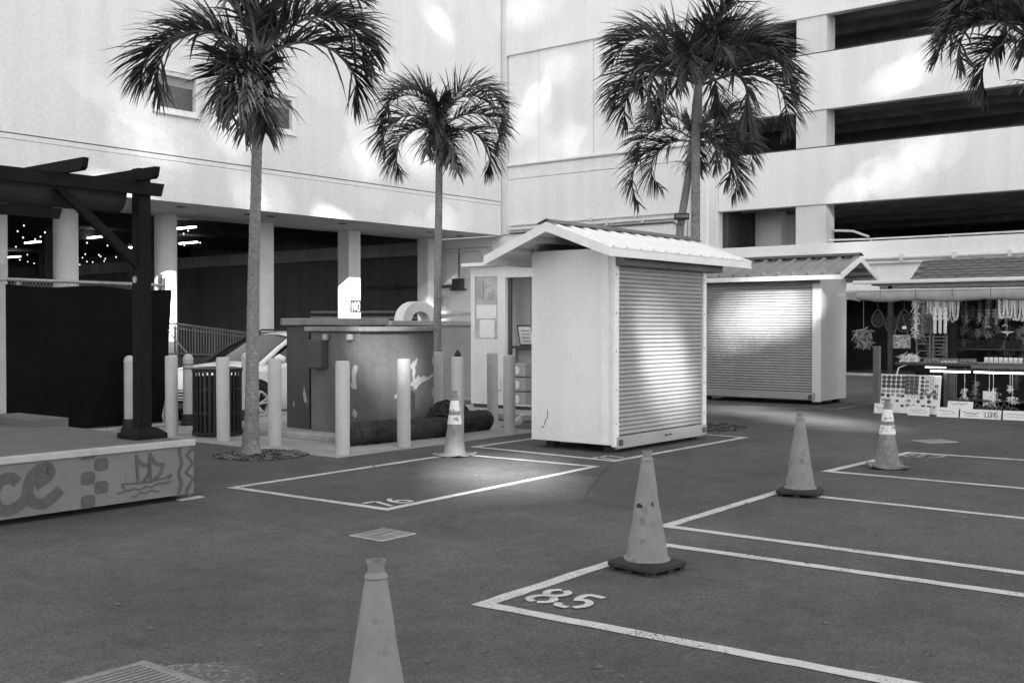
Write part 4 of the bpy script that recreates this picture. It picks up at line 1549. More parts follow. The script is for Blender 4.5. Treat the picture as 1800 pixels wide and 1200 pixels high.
roll([(9.08, 9.93, 0.15), (9.6, 9.88, 0.15), (10.2, 9.84, 0.14), (10.75, 9.80, 0.13)], 0.155, 'long dark rolled mat lying open end forward behind the bollards', 1, 0.92)
roll([(10.85, 9.92, 0.15), (11.25, 10.0, 0.15), (11.85, 9.98, 0.15)], 0.16, 'short fibrous dark roll at the booth end of the pad', 2, 0.9)
rnd = random.Random(5)
mb = MB()
N = 18
vs = []
for i in range(N + 1):
    for j in range(N + 1):
        x = 10.55 + 1.25 * i / N
        y = 9.86 + 0.55 * j / N
        u, v = i / N, j / N
        e = min(u, 1 - u, v, 1 - v) * 4
        h = 0.40 * min(1, e) ** 0.6 * (0.45 + 0.55 * math.sin(PI * u) ** 2) + rnd.uniform(-0.03, 0.03) + 0.04 * math.sin(u * 17 + v * 7)
        vs.append((x + rnd.uniform(-.02, .02), y + rnd.uniform(-.02, .02), 0.02 + max(0, h)))
fs = [(i * (N + 1) + j, (i + 1) * (N + 1) + j, (i + 1) * (N + 1) + j + 1, i * (N + 1) + j + 1) for i in range(N) for j in range(N)]
mb.add(vs, fs)
single('crumpled_matting', mb, M['roll'], (10.8, 10.2, 0.014), 'crumpled heap of dark matting behind the rolls, against the cabinet', 'matting')

# ------------------------------------------------------------------ slatted bin
tb = thing('litter_bin', (8.93, 12.28, 0.014), 'black round slatted metal litter bin beside the bollards', 'bin')
c = Vector((8.93, 12.28, 0.014))
br = 0.325
mb = MB()
for (z, h, rr) in ((0.86, 0.03, 1.03), (0.02, 0.05, 1.03), (0.62, 0.03, 1.0), (0.30, 0.03, 1.0)):
    mb.lathe([(br * rr - 0.012, z), (br * rr, z), (br * rr, z + h), (br * rr - 0.012, z + h)], c, 32, cap=False)
part('hoop', mb, M['bin'], tb, 'auto')
ms = MB()
ms.box(-0.018, 0.018, -0.004, 0.004, 0, 0.82)
mes = ms.mesh('slat', M['bin'])
for k in range(30):
    a = 2 * PI * k / 30
    inst('slat', mes, tb, (br * 0.985 * math.cos(a), br * 0.985 * math.sin(a), 0.045), (0, 0, a + PI / 2))
mb = MB()
mb.lathe([(br * 0.9, 0.05), (br * 0.92, 0.80)], c, 24, cap=False)
part('liner', mb, M['rubber'], tb, 'auto')
mb = MB()
mb.lathe([(br * 1.04, 0.892), (br * 1.05, 0.91), (br * 0.8, 0.925), (br * 0.55, 0.925), (br * 0.5, 0.90)], c, 28, cap=False)
part('rim_lid', mb, M['bin'], tb, 'auto')

# ------------------------------------------------------------------ white car, nose to the left
car = thing('parked_car', (12.7, 15.45, DROP), 'white crossover car parked behind the bin and cabinets', 'car')
cx0, cyc = 10.42, 15.47            # nose, centreline
zc = DROP


def CP(x, y, z):
    return Vector((cx0 + x, cyc + y, zc + z))


st = [  # x, half width, z floor, z shoulder, z top, crown
    (0.00, 0.62, 0.42, 0.55, 0.62, 0.01), (0.06, 0.74, 0.30, 0.66, 0.74, 0.02), (0.20, 0.84, 0.24, 0.74, 0.83, 0.03), (0.45, 0.89, 0.22, 0.80, 0.90, 0.04), (0.80, 0.905, 0.22, 0.85, 0.955, 0.045),
    (1.15, 0.91, 0.22, 0.89, 0.99, 0.05), (1.45, 0.915, 0.22, 0.93, 1.02, 0.03), (2.2, 0.92, 0.22, 0.97, 1.05, 0.0), (3.4, 0.92, 0.22, 1.0, 1.07, 0.0), (4.1, 0.90, 0.25, 1.0, 1.07, 0.0), (4.4, 0.82, 0.40, 0.95, 1.03, 0.0)]
prof = lambda w, z0, zs, zt, cr: [(-w * 0.93, z0), (-w * 0.99, z0 + 0.12), (-w, (z0 + zs) / 2), (-w * 0.985, zs), (-w * 0.90, zt - 0.02), (-w * 0.70, zt + 0.01), (-w * 0.35, zt + cr * 0.8), (0, zt + cr),
                                 (w * 0.35, zt + cr * 0.8), (w * 0.70, zt + 0.01), (w * 0.90, zt - 0.02), (w * 0.985, zs), (w, (z0 + zs) / 2), (w * 0.99, z0 + 0.12), (w * 0.93, z0)]
mb = MB()
vs, fs = [], []
for (x, w, z0, zs, zt, cr) in st:
    vs += [CP(x, y, z) for (y, z) in prof(w, z0, zs, zt, cr)]
K = 15
for i in range(len(st) - 1):
    for k in range(K - 1):
        fs.append((i * K + k, i * K + k + 1, (i + 1) * K + k + 1, (i + 1) * K + k))
fs.append(tuple(range(K))[::-1])
fs.append(tuple((len(st) - 1) * K + k for k in range(K)))
mb.add(vs, fs)
body = part('body', mb, M['car'], car, 'auto')
# glasshouse
wb, wt = 0.80, 0.60
xb0, xt0, xt1, xb1 = 1.18, 1.98, 3.7, 4.3
zb, zt = 1.03, 1.50
mb = MB()
mb.add([CP(xb0, -wb * 0.93, zb - 0.05), CP(xb0 - 0.10, 0, zb - 0.01), CP(xb0, wb * 0.93, zb - 0.05), CP(xt0, wt * 0.96, zt - 0.04), CP(xt0 - 0.06, 0, zt), CP(xt0, -wt * 0.96, zt - 0.04)], [(0, 1, 4, 5), (1, 2, 3, 4)])
part('windscreen', mb, M['car_glass'], car, True)
for s in (-1, 1):
    mb = MB()
    q = [CP(xb0 + 0.12, s * wb * 1.02, zb), CP(xb1 - 0.3, s * wb * 1.04, zb + 0.04), CP(xt1, s * wt * 1.03, zt - 0.08), CP(xt0 + 0.12, s * wt * 1.03, zt - 0.06)]
    mb.add(q, [(0, 1, 2, 3)])
    part('side_window', mb, M['car_glass'], car)
    mb = MB()
    mb.tube([CP(xb0 - 0.06, s * wb * 0.98, zb - 0.05), CP((xb0 + xt0) / 2, s * (wb + wt) / 2 * 1.0, (zb + zt) / 2 + 0.0), CP(xt0 + 0.02, s * wt * 1.0, zt - 0.03), CP(xt0 + 0.8, s * wt * 1.0, zt + 0.01), CP(xt1, s * wt * 1.0, zt - 0.03)],
            [0.05, 0.042, 0.045, 0.045, 0.045], 8)
    part('pillar', mb, M['car'] if s < 0 else M['car_black'], car, 'auto')
    mb = MB()
    mb.tube([CP(xb0 - 0.12, s * wb * 0.93, zb - 0.045), CP((xb0 + xt0) / 2 - 0.05, s * (wb + wt) / 2 * 0.945, (zb + zt) / 2), CP(xt0 - 0.05, s * wt * 0.95, zt - 0.02)], 0.012, 6)
    part('windscreen_seal', mb, M['car_black'], car)
mb = MB()
roofv = []
for (x, zz) in ((xt0 - 0.05, zt - 0.005), (xt0 + 0.4, zt + 0.05), (2.9, zt + 0.06), (xt1, zt)):
    roofv += [CP(x, y * wt, zz - 0.05 * abs(y) ** 3) for y in (-1, -0.5, 0, 0.5, 1)]
mb.add(roofv, [(i * 5 + k, i * 5 + k + 1, (i + 1) * 5 + k + 1, (i + 1) * 5 + k) for i in range(3) for k in range(4)])
part('roof', mb, M['car'], car, True)
mb = MB()
for s in (-1, 1):
    mb.tube([CP(xt0 + 0.15, s * wt * 0.95, zt + 0.02), CP(xt0 + 0.25, s * wt * 0.95, zt + 0.07), CP(xt1 - 0.1, s * wt * 0.95, zt + 0.07)], 0.018, 6)
part('roof_rail', mb, M['car_black'], car)
mb = MB()
mb.box(cx0 + xb0 - 0.14, cx0 + xb0 - 0.02, cyc - 0.66, cyc + 0.66, zc + zb - 0.055, zc + zb - 0.035)
part('cowl', mb, M['car_black'], car)
# nose: grille bars, lamps, lower intake
mb = MB()
mb.box(cx0 - 0.015, cx0 + 0.05, cyc - 0.56, cyc + 0.56, zc + 0.44, zc + 0.60)
mb.box(cx0 + 0.0, cx0 + 0.08, cyc - 0.66, cyc + 0.66, zc + 0.28, zc + 0.38)
gr = part('grille', mb, M['car_black'], car)
for z in (0.475, 0.525, 0.575):
    mb = MB()
    mb.box(cx0 - 0.03, cx0 - 0.016, cyc - 0.55, cyc + 0.55, zc + z - 0.012, zc + z + 0.006)
    part('bar', mb, M['rim'], gr)
for s in (-1, 1):
    mb = MB()
    mb.tube([CP(0.06, s * 0.52, 0.69), CP(0.12, s * 0.70, 0.73), CP(0.36, s * 0.845, 0.77)], [0.05, 0.06, 0.03], 8)
    part('headlight', mb, M['rim'], car, True)
# near side details
for (xw, nm) in ((0.93, 'front'), (3.55, 'rear')):
    for s in (-1, 1):
        yy = cyc + s * 0.905
        cw = Vector((cx0 + xw, yy, zc + 0.335))
        N = 28
        mb = MB()
        vs = []
        for k in range(N + 1):
            a = PI * (1.12 * k / N) - 0.06 * PI
            for rr, dy in ((0.36, 0.006), (0.43, 0.014), (0.43, -0.05)):
                vs.append(cw + Vector((rr * math.cos(a), s * dy, rr * math.sin(a))))
        mb.add(vs, [(3 * k + j, 3 * k + j + 1, 3 * k + 4 + j, 3 * k + 3 + j) for k in range(N) for j in (0, 1)])
        part('wheel_arch', mb, M['car_black'], car)
        mb = MB()
        mb.lathe([(0.40, 0.0), (0.40, 0.012), (0.0, 0.012)], (0, 0, 0), 28)
        mb.v = [cw + Vector((p.x, s * (p.z - 0.006), p.y)) for p in mb.v]
        part('wheel_well', mb, M['car_black'], car)
        mb = MB()
        mb.lathe([(0.23, -0.06), (0.31, -0.075), (0.335, -0.05), (0.335, 0.06), (0.31, 0.085), (0.235, 0.075)], (0, 0, 0), 32, cap=False)
        mb.v = [cw + Vector((p.x, s * (p.z - 0.03), p.y)) for p in mb.v]
        wh = part('wheel', mb, M['tyre'], car, 'auto')
        mb = MB()
        mb.lathe([(0.235, -0.01), (0.24, 0.045), (0.215, 0.05), (0.205, -0.02)], (0, 0, 0), 32, cap=False)
        mb.lathe([(0.0, 0.03), (0.045, 0.03), (0.05, 0.01)], (0, 0, 0), 16, cap=False)
        for k in range(5):
            a = 2 * PI * k / 5 + 0.3
            for da in (-0.16, 0.16):
                mb.tube([(0.03 * math.cos(a), 0.03 * math.sin(a), 0.02), (0.215 * math.cos(a + da), 0.215 * math.sin(a + da), 0.035)], [0.018, 0.016], 6)
        mb.v = [cw + Vector((p.x, s * (p.z + 0.02), p.y)) for p in mb.v]
        part('rim', mb, M['rim'], wh, 'auto')
mb = MB()
mb.tube([CP(1.35, -0.90, 1.0), CP(1.36, -1.0, 1.03)], [0.03, 0.03], 6)
mb.tube([CP(1.30, -0.98, 1.06), CP(1.34, -1.03, 1.09), CP(1.40, -1.10, 1.07)], [0.07, 0.085, 0.05], 8)
part('mirror', mb, M['car'], car, True)

# ------------------------------------------------------------------ stage with mural
sg = thing('stage', (4.0, 10.0, 0), 'low stage with a painted ship mural along its front', 'stage')
sx0, sx1, sy0, sy1 = -3.0, 5.57, 8.0, 16.0
mb = MB()
mb.poly([(sx0, sy0, 0.05), (sx1, sy0, 0.05), (sx1, sy0, 0.462), (sx0, sy0, 0.462)], (0, 0.03, 0))
part('front_board', mb, M['stage'], sg)
mb = MB()
mb.box(sx1 - 0.04, sx1 - 0.003, sy0 + 0.031, 13.6, 0.03, 0.462)
part('end_board', mb, M['stage'], sg)
mb = MB()
mb.box(sx0, sx1 - 0.05, sy0 + 0.045, 13.6, 0.464, 0.512)
part('deck', mb, M['stage_top'], sg)
mb = MB()
mb.bbox(sx0, sx1 + 0.006, sy0 - 0.025, sy0 + 0.044, 0.463, 0.518, 0.006)
part('edge_trim', mb, M['stage_trim'], sg)
mb = MB()
mb.bbox(5.42, 5.66, 7.97, 8.05, 0.0, 0.012, 0.004)
part('foot_shim', mb, M['stage_trim'], sg)
for x in (5.2, 3.6, 2.0):
    mb = MB()
    mb.box(x - 0.05, x + 0.05, 8.25, 8.35, 0, 0.46)
    part('leg', mb, M['rubber'], sg)
mb = MB()
mb.box(5.25, 5.64, 10.2, 11.2, 0.44, 0.58)
part('step_block', mb, M['stage_top'], sg)
# mural: brush strokes standing 2 mm proud of the board.  a = metres along the board from the corner (to the left negative), b = height
MO = Vector((sx1, sy0 - 0.0025, 0.0))


NST = [0]


def stroke(name, sts, w, closed=False, k=5, m='mural'):
    mb = MB()
    for q_, st in enumerate(sts):
        pts = smooth2(st, k) if k else st
        mb.ribbon(pts, w, MO - Y1 * 0.0009 * (q_ + NST[0] % 3), X1, Z1, closed)
    NST[0] += 1
    part(name, mb, M[m], sg)


def sq(name, a, b, w, h):
    mb = MB()
    N = 16
    pts = []
    for k in range(N):
        t = 2 * PI * k / N + 0.15
        cc, ss = math.cos(t), math.sin(t)
        q = (abs(cc) ** 5 + abs(ss) ** 5) ** (-1 / 5)
        pts.append(MO + X1 * (a + w / 2 * cc * q) + Z1 * (b + h / 2 * ss * q))
    mb.poly(pts)
    part(name, mb, M['mural'], sg)
# the photograph's strokes, in metres on the board (from px/1800 measurements)
stroke('painted_wave', [[(-0.135, 0.455), (-0.145, 0.42), (-0.13, 0.36), (-0.125, 0.31), (-0.15, 0.25), (-0.145, 0.20), (-0.125, 0.15), (-0.145, 0.09), (-0.155, 0.06)]], 0.034)
stroke('painted_zigzag', [[(-0.005, 0.44), (-0.075, 0.385), (-0.01, 0.31), (-0.085, 0.235), (-0.01, 0.18), (-0.055, 0.11), (-0.085, 0.06)]], 0.036, k=0)
stroke('painted_ship', [[(-0.555, 0.435), (-0.55, 0.35), (-0.54, 0.21)], [(-0.43, 0.435), (-0.43, 0.34), (-0.425, 0.25), (-0.43, 0.21)],
                        [(-0.555, 0.435), (-0.535, 0.38), (-0.49, 0.345), (-0.435, 0.335)], [(-0.43, 0.435), (-0.40, 0.375), (-0.355, 0.335), (-0.305, 0.335)],
                        [(-0.43, 0.34), (-0.435, 0.28), (-0.47, 0.23), (-0.50, 0.20)]], 0.026)
stroke('painted_sail', [[(-0.305, 0.345), (-0.315, 0.29), (-0.345, 0.24), (-0.40, 0.205), (-0.43, 0.20)]], 0.034)
stroke('painted_hull', [[(-0.69, 0.205), (-0.60, 0.20), (-0.50, 0.195), (-0.40, 0.20), (-0.30, 0.21), (-0.22, 0.235), (-0.255, 0.20)], [(-0.69, 0.205), (-0.67, 0.17), (-0.635, 0.145), (-0.58, 0.155), (-0.53, 0.14), (-0.47, 0.16), (-0.42, 0.15), (-0.36, 0.17), (-0.30, 0.17), (-0.23, 0.175)]], 0.016)
stroke('painted_sea', [[(-0.735, 0.135), (-0.67, 0.14), (-0.63, 0.15)], [(-0.60, 0.095), (-0.56, 0.09), (-0.52, 0.115), (-0.47, 0.105), (-0.42, 0.125), (-0.38, 0.11), (-0.34, 0.105)]], 0.012)
for (a, b) in ((-0.985, 0.445), (-0.87, 0.385), (-0.985, 0.285), (-0.87, 0.20), (-0.985, 0.10)):
    hh = 0.105 if b < 0.44 else 0.03
    sq('painted_square', a, b if b < 0.44 else 0.447, 0.125, hh)
stroke('painted_letter', [[(-1.42, 0.275), (-1.36, 0.31), (-1.30, 0.355), (-1.315, 0.405), (-1.37, 0.405)], [(-1.365, 0.408), (-1.44, 0.36), (-1.475, 0.26), (-1.46, 0.18), (-1.38, 0.13), (-1.29, 0.165), (-1.215, 0.225)]], 0.085)
stroke('painted_letter', [[(-1.555, 0.315), (-1.60, 0.355), (-1.68, 0.345), (-1.73, 0.27), (-1.72, 0.17), (-1.65, 0.115), (-1.56, 0.135), (-1.49, 0.19)]], 0.085)
stroke('painted_letter', [[(-2.05, 0.10), (-2.04, 0.25), (-2.03, 0.38)], [(-2.04, 0.30), (-1.93, 0.38), (-1.83, 0.33)]], 0.085)

# ------------------------------------------------------------------ pergola on the stage
pe = thing('pergola', (5.3, 8.45, 0.512), 'dark timber pergola post with brace, beam and rafters on the stage', 'pergola')
mb = MB()
mb.bbox(5.305, 5.425, 8.40, 8.52, 0.60, 2.87, 0.008)
part('post', mb, M['pergola'], pe)
mb = MB()
mb.lathe([(0.215, 0.514), (0.215, 0.555), (0.13, 0.605), (0.095, 0.61)], (0, 0, 0), 4)
mb.v = [Matrix.Translation((5.365, 8.46, 0)) @ Matrix.Rotation(PI / 4, 4, 'Z') @ p for p in mb.v]
part('post_base', mb, M['pergola'], pe)
for y in (8.355, 10.95):
    mb = MB()
    x1 = 5.53 if y < 9 else 6.0
    mb.poly([(-2.5, y, 2.635), (x1 - 0.03, y, 2.635), (x1, y, 2.745), (-2.5, y, 2.745)], (0, 0.042, 0))
    part('beam', mb, M['pergola'], pe)
for x in (5.25, 4.60):
    mb = MB()
    mb.poly([(x, 8.09, 2.77), (x, 8.12, 2.748), (x, 11.6, 2.748), (x, 11.6, 2.845), (x, 8.07, 2.845)], (0.05, 0, 0))
    part('rafter', mb, M['pergola'], pe)
mb = MB()
mb.poly([(4.56, 8.42, 2.622), (4.66, 8.42, 2.622), (5.308, 8.42, 2.10), (5.308, 8.42, 1.99)], (0, 0.05, 0))
part('brace', mb, M['pergola'], pe)
mb = MB()
mb.lathe([(0.03, -0.006), (0.03, 0.006)], (0, 0, 0), 16)
mb.v = [Vector((5.30 - p.z, 8.46 + p.x, 1.9 + p.y)) for p in mb.v]
part('medallion', mb, M['galv'], pe)
# rolled-up tarp under the beam
mb = MB()
N = 12
for k in range(N):
    a0, a1 = PI + PI * k / N, PI + PI * (k + 1) / N
    q = [(-2.2, 8.66 + 0.17 * math.cos(a0), 2.66 + 0.19 * math.sin(a0)), (5.26, 8.66 + 0.15 * math.cos(a0), 2.66 + 0.17 * math.sin(a0)),
         (5.26, 8.66 + 0.15 * math.cos(a1), 2.66 + 0.17 * math.sin(a1)), (-2.2, 8.66 + 0.17 * math.cos(a1), 2.66 + 0.19 * math.sin(a1))]
    mb.add(q, [(0, 1, 2, 3)])
single('rolled_awning', mb, M['tarp_roll'], (3, 8.66, 2.5), 'grey awning cloth sagging in a roll under the pergola beam', 'awning', smooth=True)
# board at the frame's left edge
mb = MB()
mb.bbox(3.2, 5.66, 11.50, 11.56, 0.512, 2.18, 0.01)
pnl = single('backdrop_board', mb, M['stage_trim'] if False else M['blind'], (4.4, 11.5, 0.512), 'upright grey board standing on the stage at the picture edge', 'board')
mb = MB()
mb.bbox(3.2, 5.64, 11.48, 11.498, 1.98, 2.17, 0.006)
part('rail', mb, M['blind'], pnl)

# ------------------------------------------------------------------ black fence cloth and rail
fe = thing('screened_fence', (7.0, 14.15, 0), 'chain-link fence covered in black cloth behind the stage', 'fence')
NX, NZ = 70, 24
vs = []
rnd = random.Random(21)
for i in range(NX + 1):
    for j in range(NZ + 1):
        u, v = i / NX, j / NZ
        x = 2.0 + 7.43 * u
        z = 0.06 + 1.98 * v
        y = 14.15 + 0.02 * math.sin(x * 5 + z * 3) + 0.015 * math.sin(x * 2.1 - z * 5.0) + 0.03 * max(0, v - 0.75) * math.sin(x * 9 + z * 20)
        if u > 0.97:
            x += 0.09 * (v - 0.5) - 0.22 * max(0, 0.48 - v) ** 1.0 * (1 if v > 0.04 else 0.5)
        z += (0.02 * math.sin(x * 4.0) if j == NZ else 0)
        vs.append((x, y, z))
fs = [(i * (NZ + 1) + j, (i + 1) * (NZ + 1) + j, (i + 1) * (NZ + 1) + j + 1, i * (NZ + 1) + j + 1) for i in range(NX) for j in range(NZ)]
mb = MB().add(vs, fs)
part('cloth', mb, M['fence'], fe, True)
mb = MB()
mb.tube([(2.0, 14.22, 2.14), (9.40, 14.22, 2.10)], 0.022, 8)
part('top_rail', mb, M['galv'], fe)
mb = MB()
for k in range(150):
    x = 2.0 + k * 0.049
    for s in (-1, 1):
        mb.tube([(x, 14.225, 2.02), (x + s * 0.06, 14.225, 2.14)], 0.003, 4, False)
part('link_mesh', mb, M['galv'], fe)
for x in (2.2, 4.8, 7.2, 9.42):
    mb = MB()
    mb.tube([(x, 14.27, 0), (x, 14.27, 2.14 if x < 9 else 2.22)], 0.03, 8)
    part('post', mb, M['galv'], fe)
mb = MB()
mb.box(9.36, 9.42, 14.30, 14.34, 1.95, 2.28)
part('stay', mb, M['galv'], fe)
mb = MB()
mb.tube([(9.40, 14.22, 1.50), (9.48, 14.05, 1.28), (9.555, 13.88, 1.09)], 0.008, 5)
mb.tube([(9.57, 13.86, 0.92), (9.8, 13.9, 0.80), (10.0, 13.9, 0.70)], 0.008, 5)
single('chain', mb, M['galv'], (9.5, 14.05, 1.2), 'chain strung from the fence end to the banded bollard', 'chain')

# railing on the walkway under the building
ra = thing('walkway_railing', (20.5, 28.0, DROP), 'thin metal railing on the raised walkway behind the car', 'railing')
mb = MB()
mb.box(14, 22.6, 28.0, 29.0, DROP, 0.52)
wk = part('walkway', mb, M['inner'], ra)
mb = MB()
mb.tube([(15.0, 28.05, 1.56), (18.9, 28.05, 1.56), (21.6, 28.05, 1.26)], 0.03, 6)
mb.tube([(15.0, 28.05, 0.66), (18.9, 28.05, 0.66), (21.6, 28.05, 0.52)], 0.025, 6)
mb.tube([(15.0, 28.05, 1.42), (18.9, 28.05, 1.42), (21.6, 28.05, 1.12)], 0.02, 6)
part('rails', mb, M['cab'], ra)
mbk = MB()
mbk.box(-0.014, 0.014, -0.014, 0.014, 0, 0.84)
mek = mbk.mesh('baluster', M['cab'])
for k in range(28):
    x = 18.9 + k * 0.1
    inst('baluster', mek, ra, (x - 20.5, 0.05, 0.66 - 0.05 * k * 0.1 - DROP), scale=(1.8 if k % 7 == 0 else 1, 1, 1 - 0.09 * k / 28))

# ------------------------------------------------------------------ utility covers
def cover(name, c, L, W, rot, label, bars=0, z=0.004):
    t = thing(name, (c[0], c[1], 0), label, 'cover')
    mm = Matrix.Translation((c[0], c[1], z)) @ Matrix.Rotation(rot, 4, 'Z')
    mb = MB()
    mb.bbox(-L / 2, L / 2, -W / 2, W / 2, -0.003, 0.006, 0.003, mm)
    part('frame', mb, M['cover'] if bars > 9 else M['kerb'], t)
    mb = MB()
    mb.bbox(-L / 2 + 0.018, L / 2 - 0.018, -W / 2 + 0.018, W / 2 - 0.018, 0.0065, 0.010, 0.002, mm)
    lid = part('lid', mb, M['cover'], t)
    for k in range(bars):
        mb = MB()
        y = -W / 2 + 0.07 + (W - 0.14) * k / max(1, bars - 1)
        mb.box(-L / 2 + 0.06, L / 2 - 0.06, y - 0.0045, y + 0.0045, 0.0105, 0.0115, mm)
        part('groove', mb, M['cab_dark'] if bars > 9 else M['groove'], lid)
    return t


cover('valve_cover', (5.435, 5.54), 0.35, 0.33, 0.0, 'flat square cover set in the asphalt behind the nearest cone', 3)
cover('valve_cover', (14.3, 4.45), 0.45, 0.34, -0.6, 'pale flat cover in the asphalt in front of the stall signs', 0)
cv = cover('drain_grate', (2.38, 3.96), 0.68, 0.64, 0.0, 'concrete-rimmed drain grate at the bottom edge of the picture', 15)
mb = MB()
rnd = random.Random(8)
pts = []
for k in range(90):
    a = 2 * PI * k / 90
    rr = 1 + rnd.uniform(-0.05, 0.05) + 0.06 * math.sin(a * 5 + 1)
    pts.append((2.44 + 0.50 * rr * math.cos(a), 3.84 + 0.46 * rr * math.sin(a), 0.0025))
mb.poly(pts)
part('apron', mb, worn_paint('worn_concrete', 0.20, 0.092, 0.44, 38), cv)
# litter: small leaves and chips
rnd = random.Random(31)
mb = MB()
for _ in range(140):
    d, lat = rnd.uniform(3.5, 17), rnd.uniform(-0.45, 0.48)
    p = AWAY * d + RIGHT * d * lat
    if p.y > 8.9 or (p.x < 6 and p.y > 7.6):
        continue
    s = rnd.uniform(0.006, 0.018)
    mm = Matrix.Translation((p.x, p.y, 0.008)) @ Matrix.Rotation(rnd.uniform(0, 6), 4, 'Z') @ Matrix.Rotation(rnd.uniform(-.3, .3), 4, 'X')
    mb.box(-s, s, -s * 0.45, s * 0.45, -0.002, 0.002, mm)
lit = single('litter', mb, M['leaf_litter'], (6, 5, 0), 'tiny scraps of leaf scattered over the asphalt', 'litter', kind='stuff')

# ------------------------------------------------------------------ palms
def frond_mesh(length, e0, droop, seed, nl=74, leaf=0.66, power=1.2):
    """arching pinnate frond in its own frame: starts at the origin, grows along +x, z up"""
    rnd = random.Random(seed)
    N = 22
    pts = [Vector((0, 0, 0))]
    tang = []
    sway = rnd.uniform(-0.45, 0.45)
    power *= rnd.uniform(0.85, 1.3)
    kink, kpos = rnd.uniform(-0.22, 0.22), rnd.uniform(0.3, 0.8)
    for k in range(N):
        s = k / N
        a = e0 - droop * s ** power + kink * math.exp(-((s - kpos) / 0.16) ** 2)
        yaw = sway * s
        t = Vector((math.cos(a) * math.cos(yaw), math.cos(a) * math.sin(yaw), math.sin(a)))
        tang.append(t)
        pts.append(pts[-1] + t * length / N)
    tang.append(tang[-1])
    mbr = MB()
    mbr.tube(pts, [0.022 * (1 - 0.85 * k / N) + 0.002 for k in range(N + 1)], 5, False)
    ml = MB()
    tearing = [(rnd.uniform(0.2, 0.9), rnd.uniform(0.01, 0.035), rnd.choice((-1, 1))) for _ in range(3)]
    for i in range(nl):
        s = 0.16 + 0.84 * (i + rnd.uniform(-.3, .3)) / (nl - 1)
        s = min(max(s, 0.12), 0.995)
        k = min(int(s * N), N - 1)
        p = pts[k].lerp(pts[k + 1], s * N - k)
        t = tang[k].lerp(tang[k + 1], s * N - k).normalized()
        side0 = Vector((0, 0, 1)).cross(t)
        side0 = Vector((-math.sin(sway * s), math.cos(sway * s), 0)) if side0.length < 0.2 else side0.normalized()
        side0 = Vector((-math.sin(sway * s), math.cos(sway * s), 0))
        nup = t.cross(side0)
        if nup.dot(Vector((-t.z, 0, t.x))) < 0:
            nup = -nup
        prof = min(1, (s - 0.05) / 0.22) * (1.0 if s < 0.7 else 1.0 - 0.55 * (s - 0.7) / 0.3)
        for sd in (-1, 1):
            if rnd.random() < 0.05 or any(sd == q[2] and abs(s - q[0]) < q[1] for q in tearing):
                continue
            L = leaf * max(0.3, prof) * (rnd.uniform(0.82, 1.12) if rnd.random() < 0.9 else rnd.uniform(0.4, 0.8))
            dih = R(rnd.uniform(35, 72)) if rnd.random() < 0.86 else R(rnd.uniform(-45, 20))
            fwd = R(rnd.uniform(44, 64)) * (1.0 - 0.30 * s)
            d = t * math.cos(fwd) + (side0 * sd * math.cos(dih) + nup * math.sin(dih)) * math.sin(fwd)
            d.normalize()
            w = rnd.uniform(0.026, 0.040)
            wd = d.cross(nup * 0.6 + t * 0.2 + side0 * sd * 0.4)
            wd = wd.normalized() if wd.length > 1e-4 else side0
            q = p.copy()
            vs = []
            dd = d.copy()
            segs = 3
            for j in range(segs):
                f = (0.75, 1.0, 0.62)[j]
                vs += [q + wd * w * f * 0.5, q - wd * w * f * 0.5]
                q = q + dd * L / segs
                dd = (dd + Vector((0, 0, -1)) * rnd.uniform(0.14, 0.42)).normalized()
            vs.append(q)
            ml.add(vs, [(0, 1, 3, 2), (2, 3, 5, 4), (4, 5, 6)])
    return ml, mbr


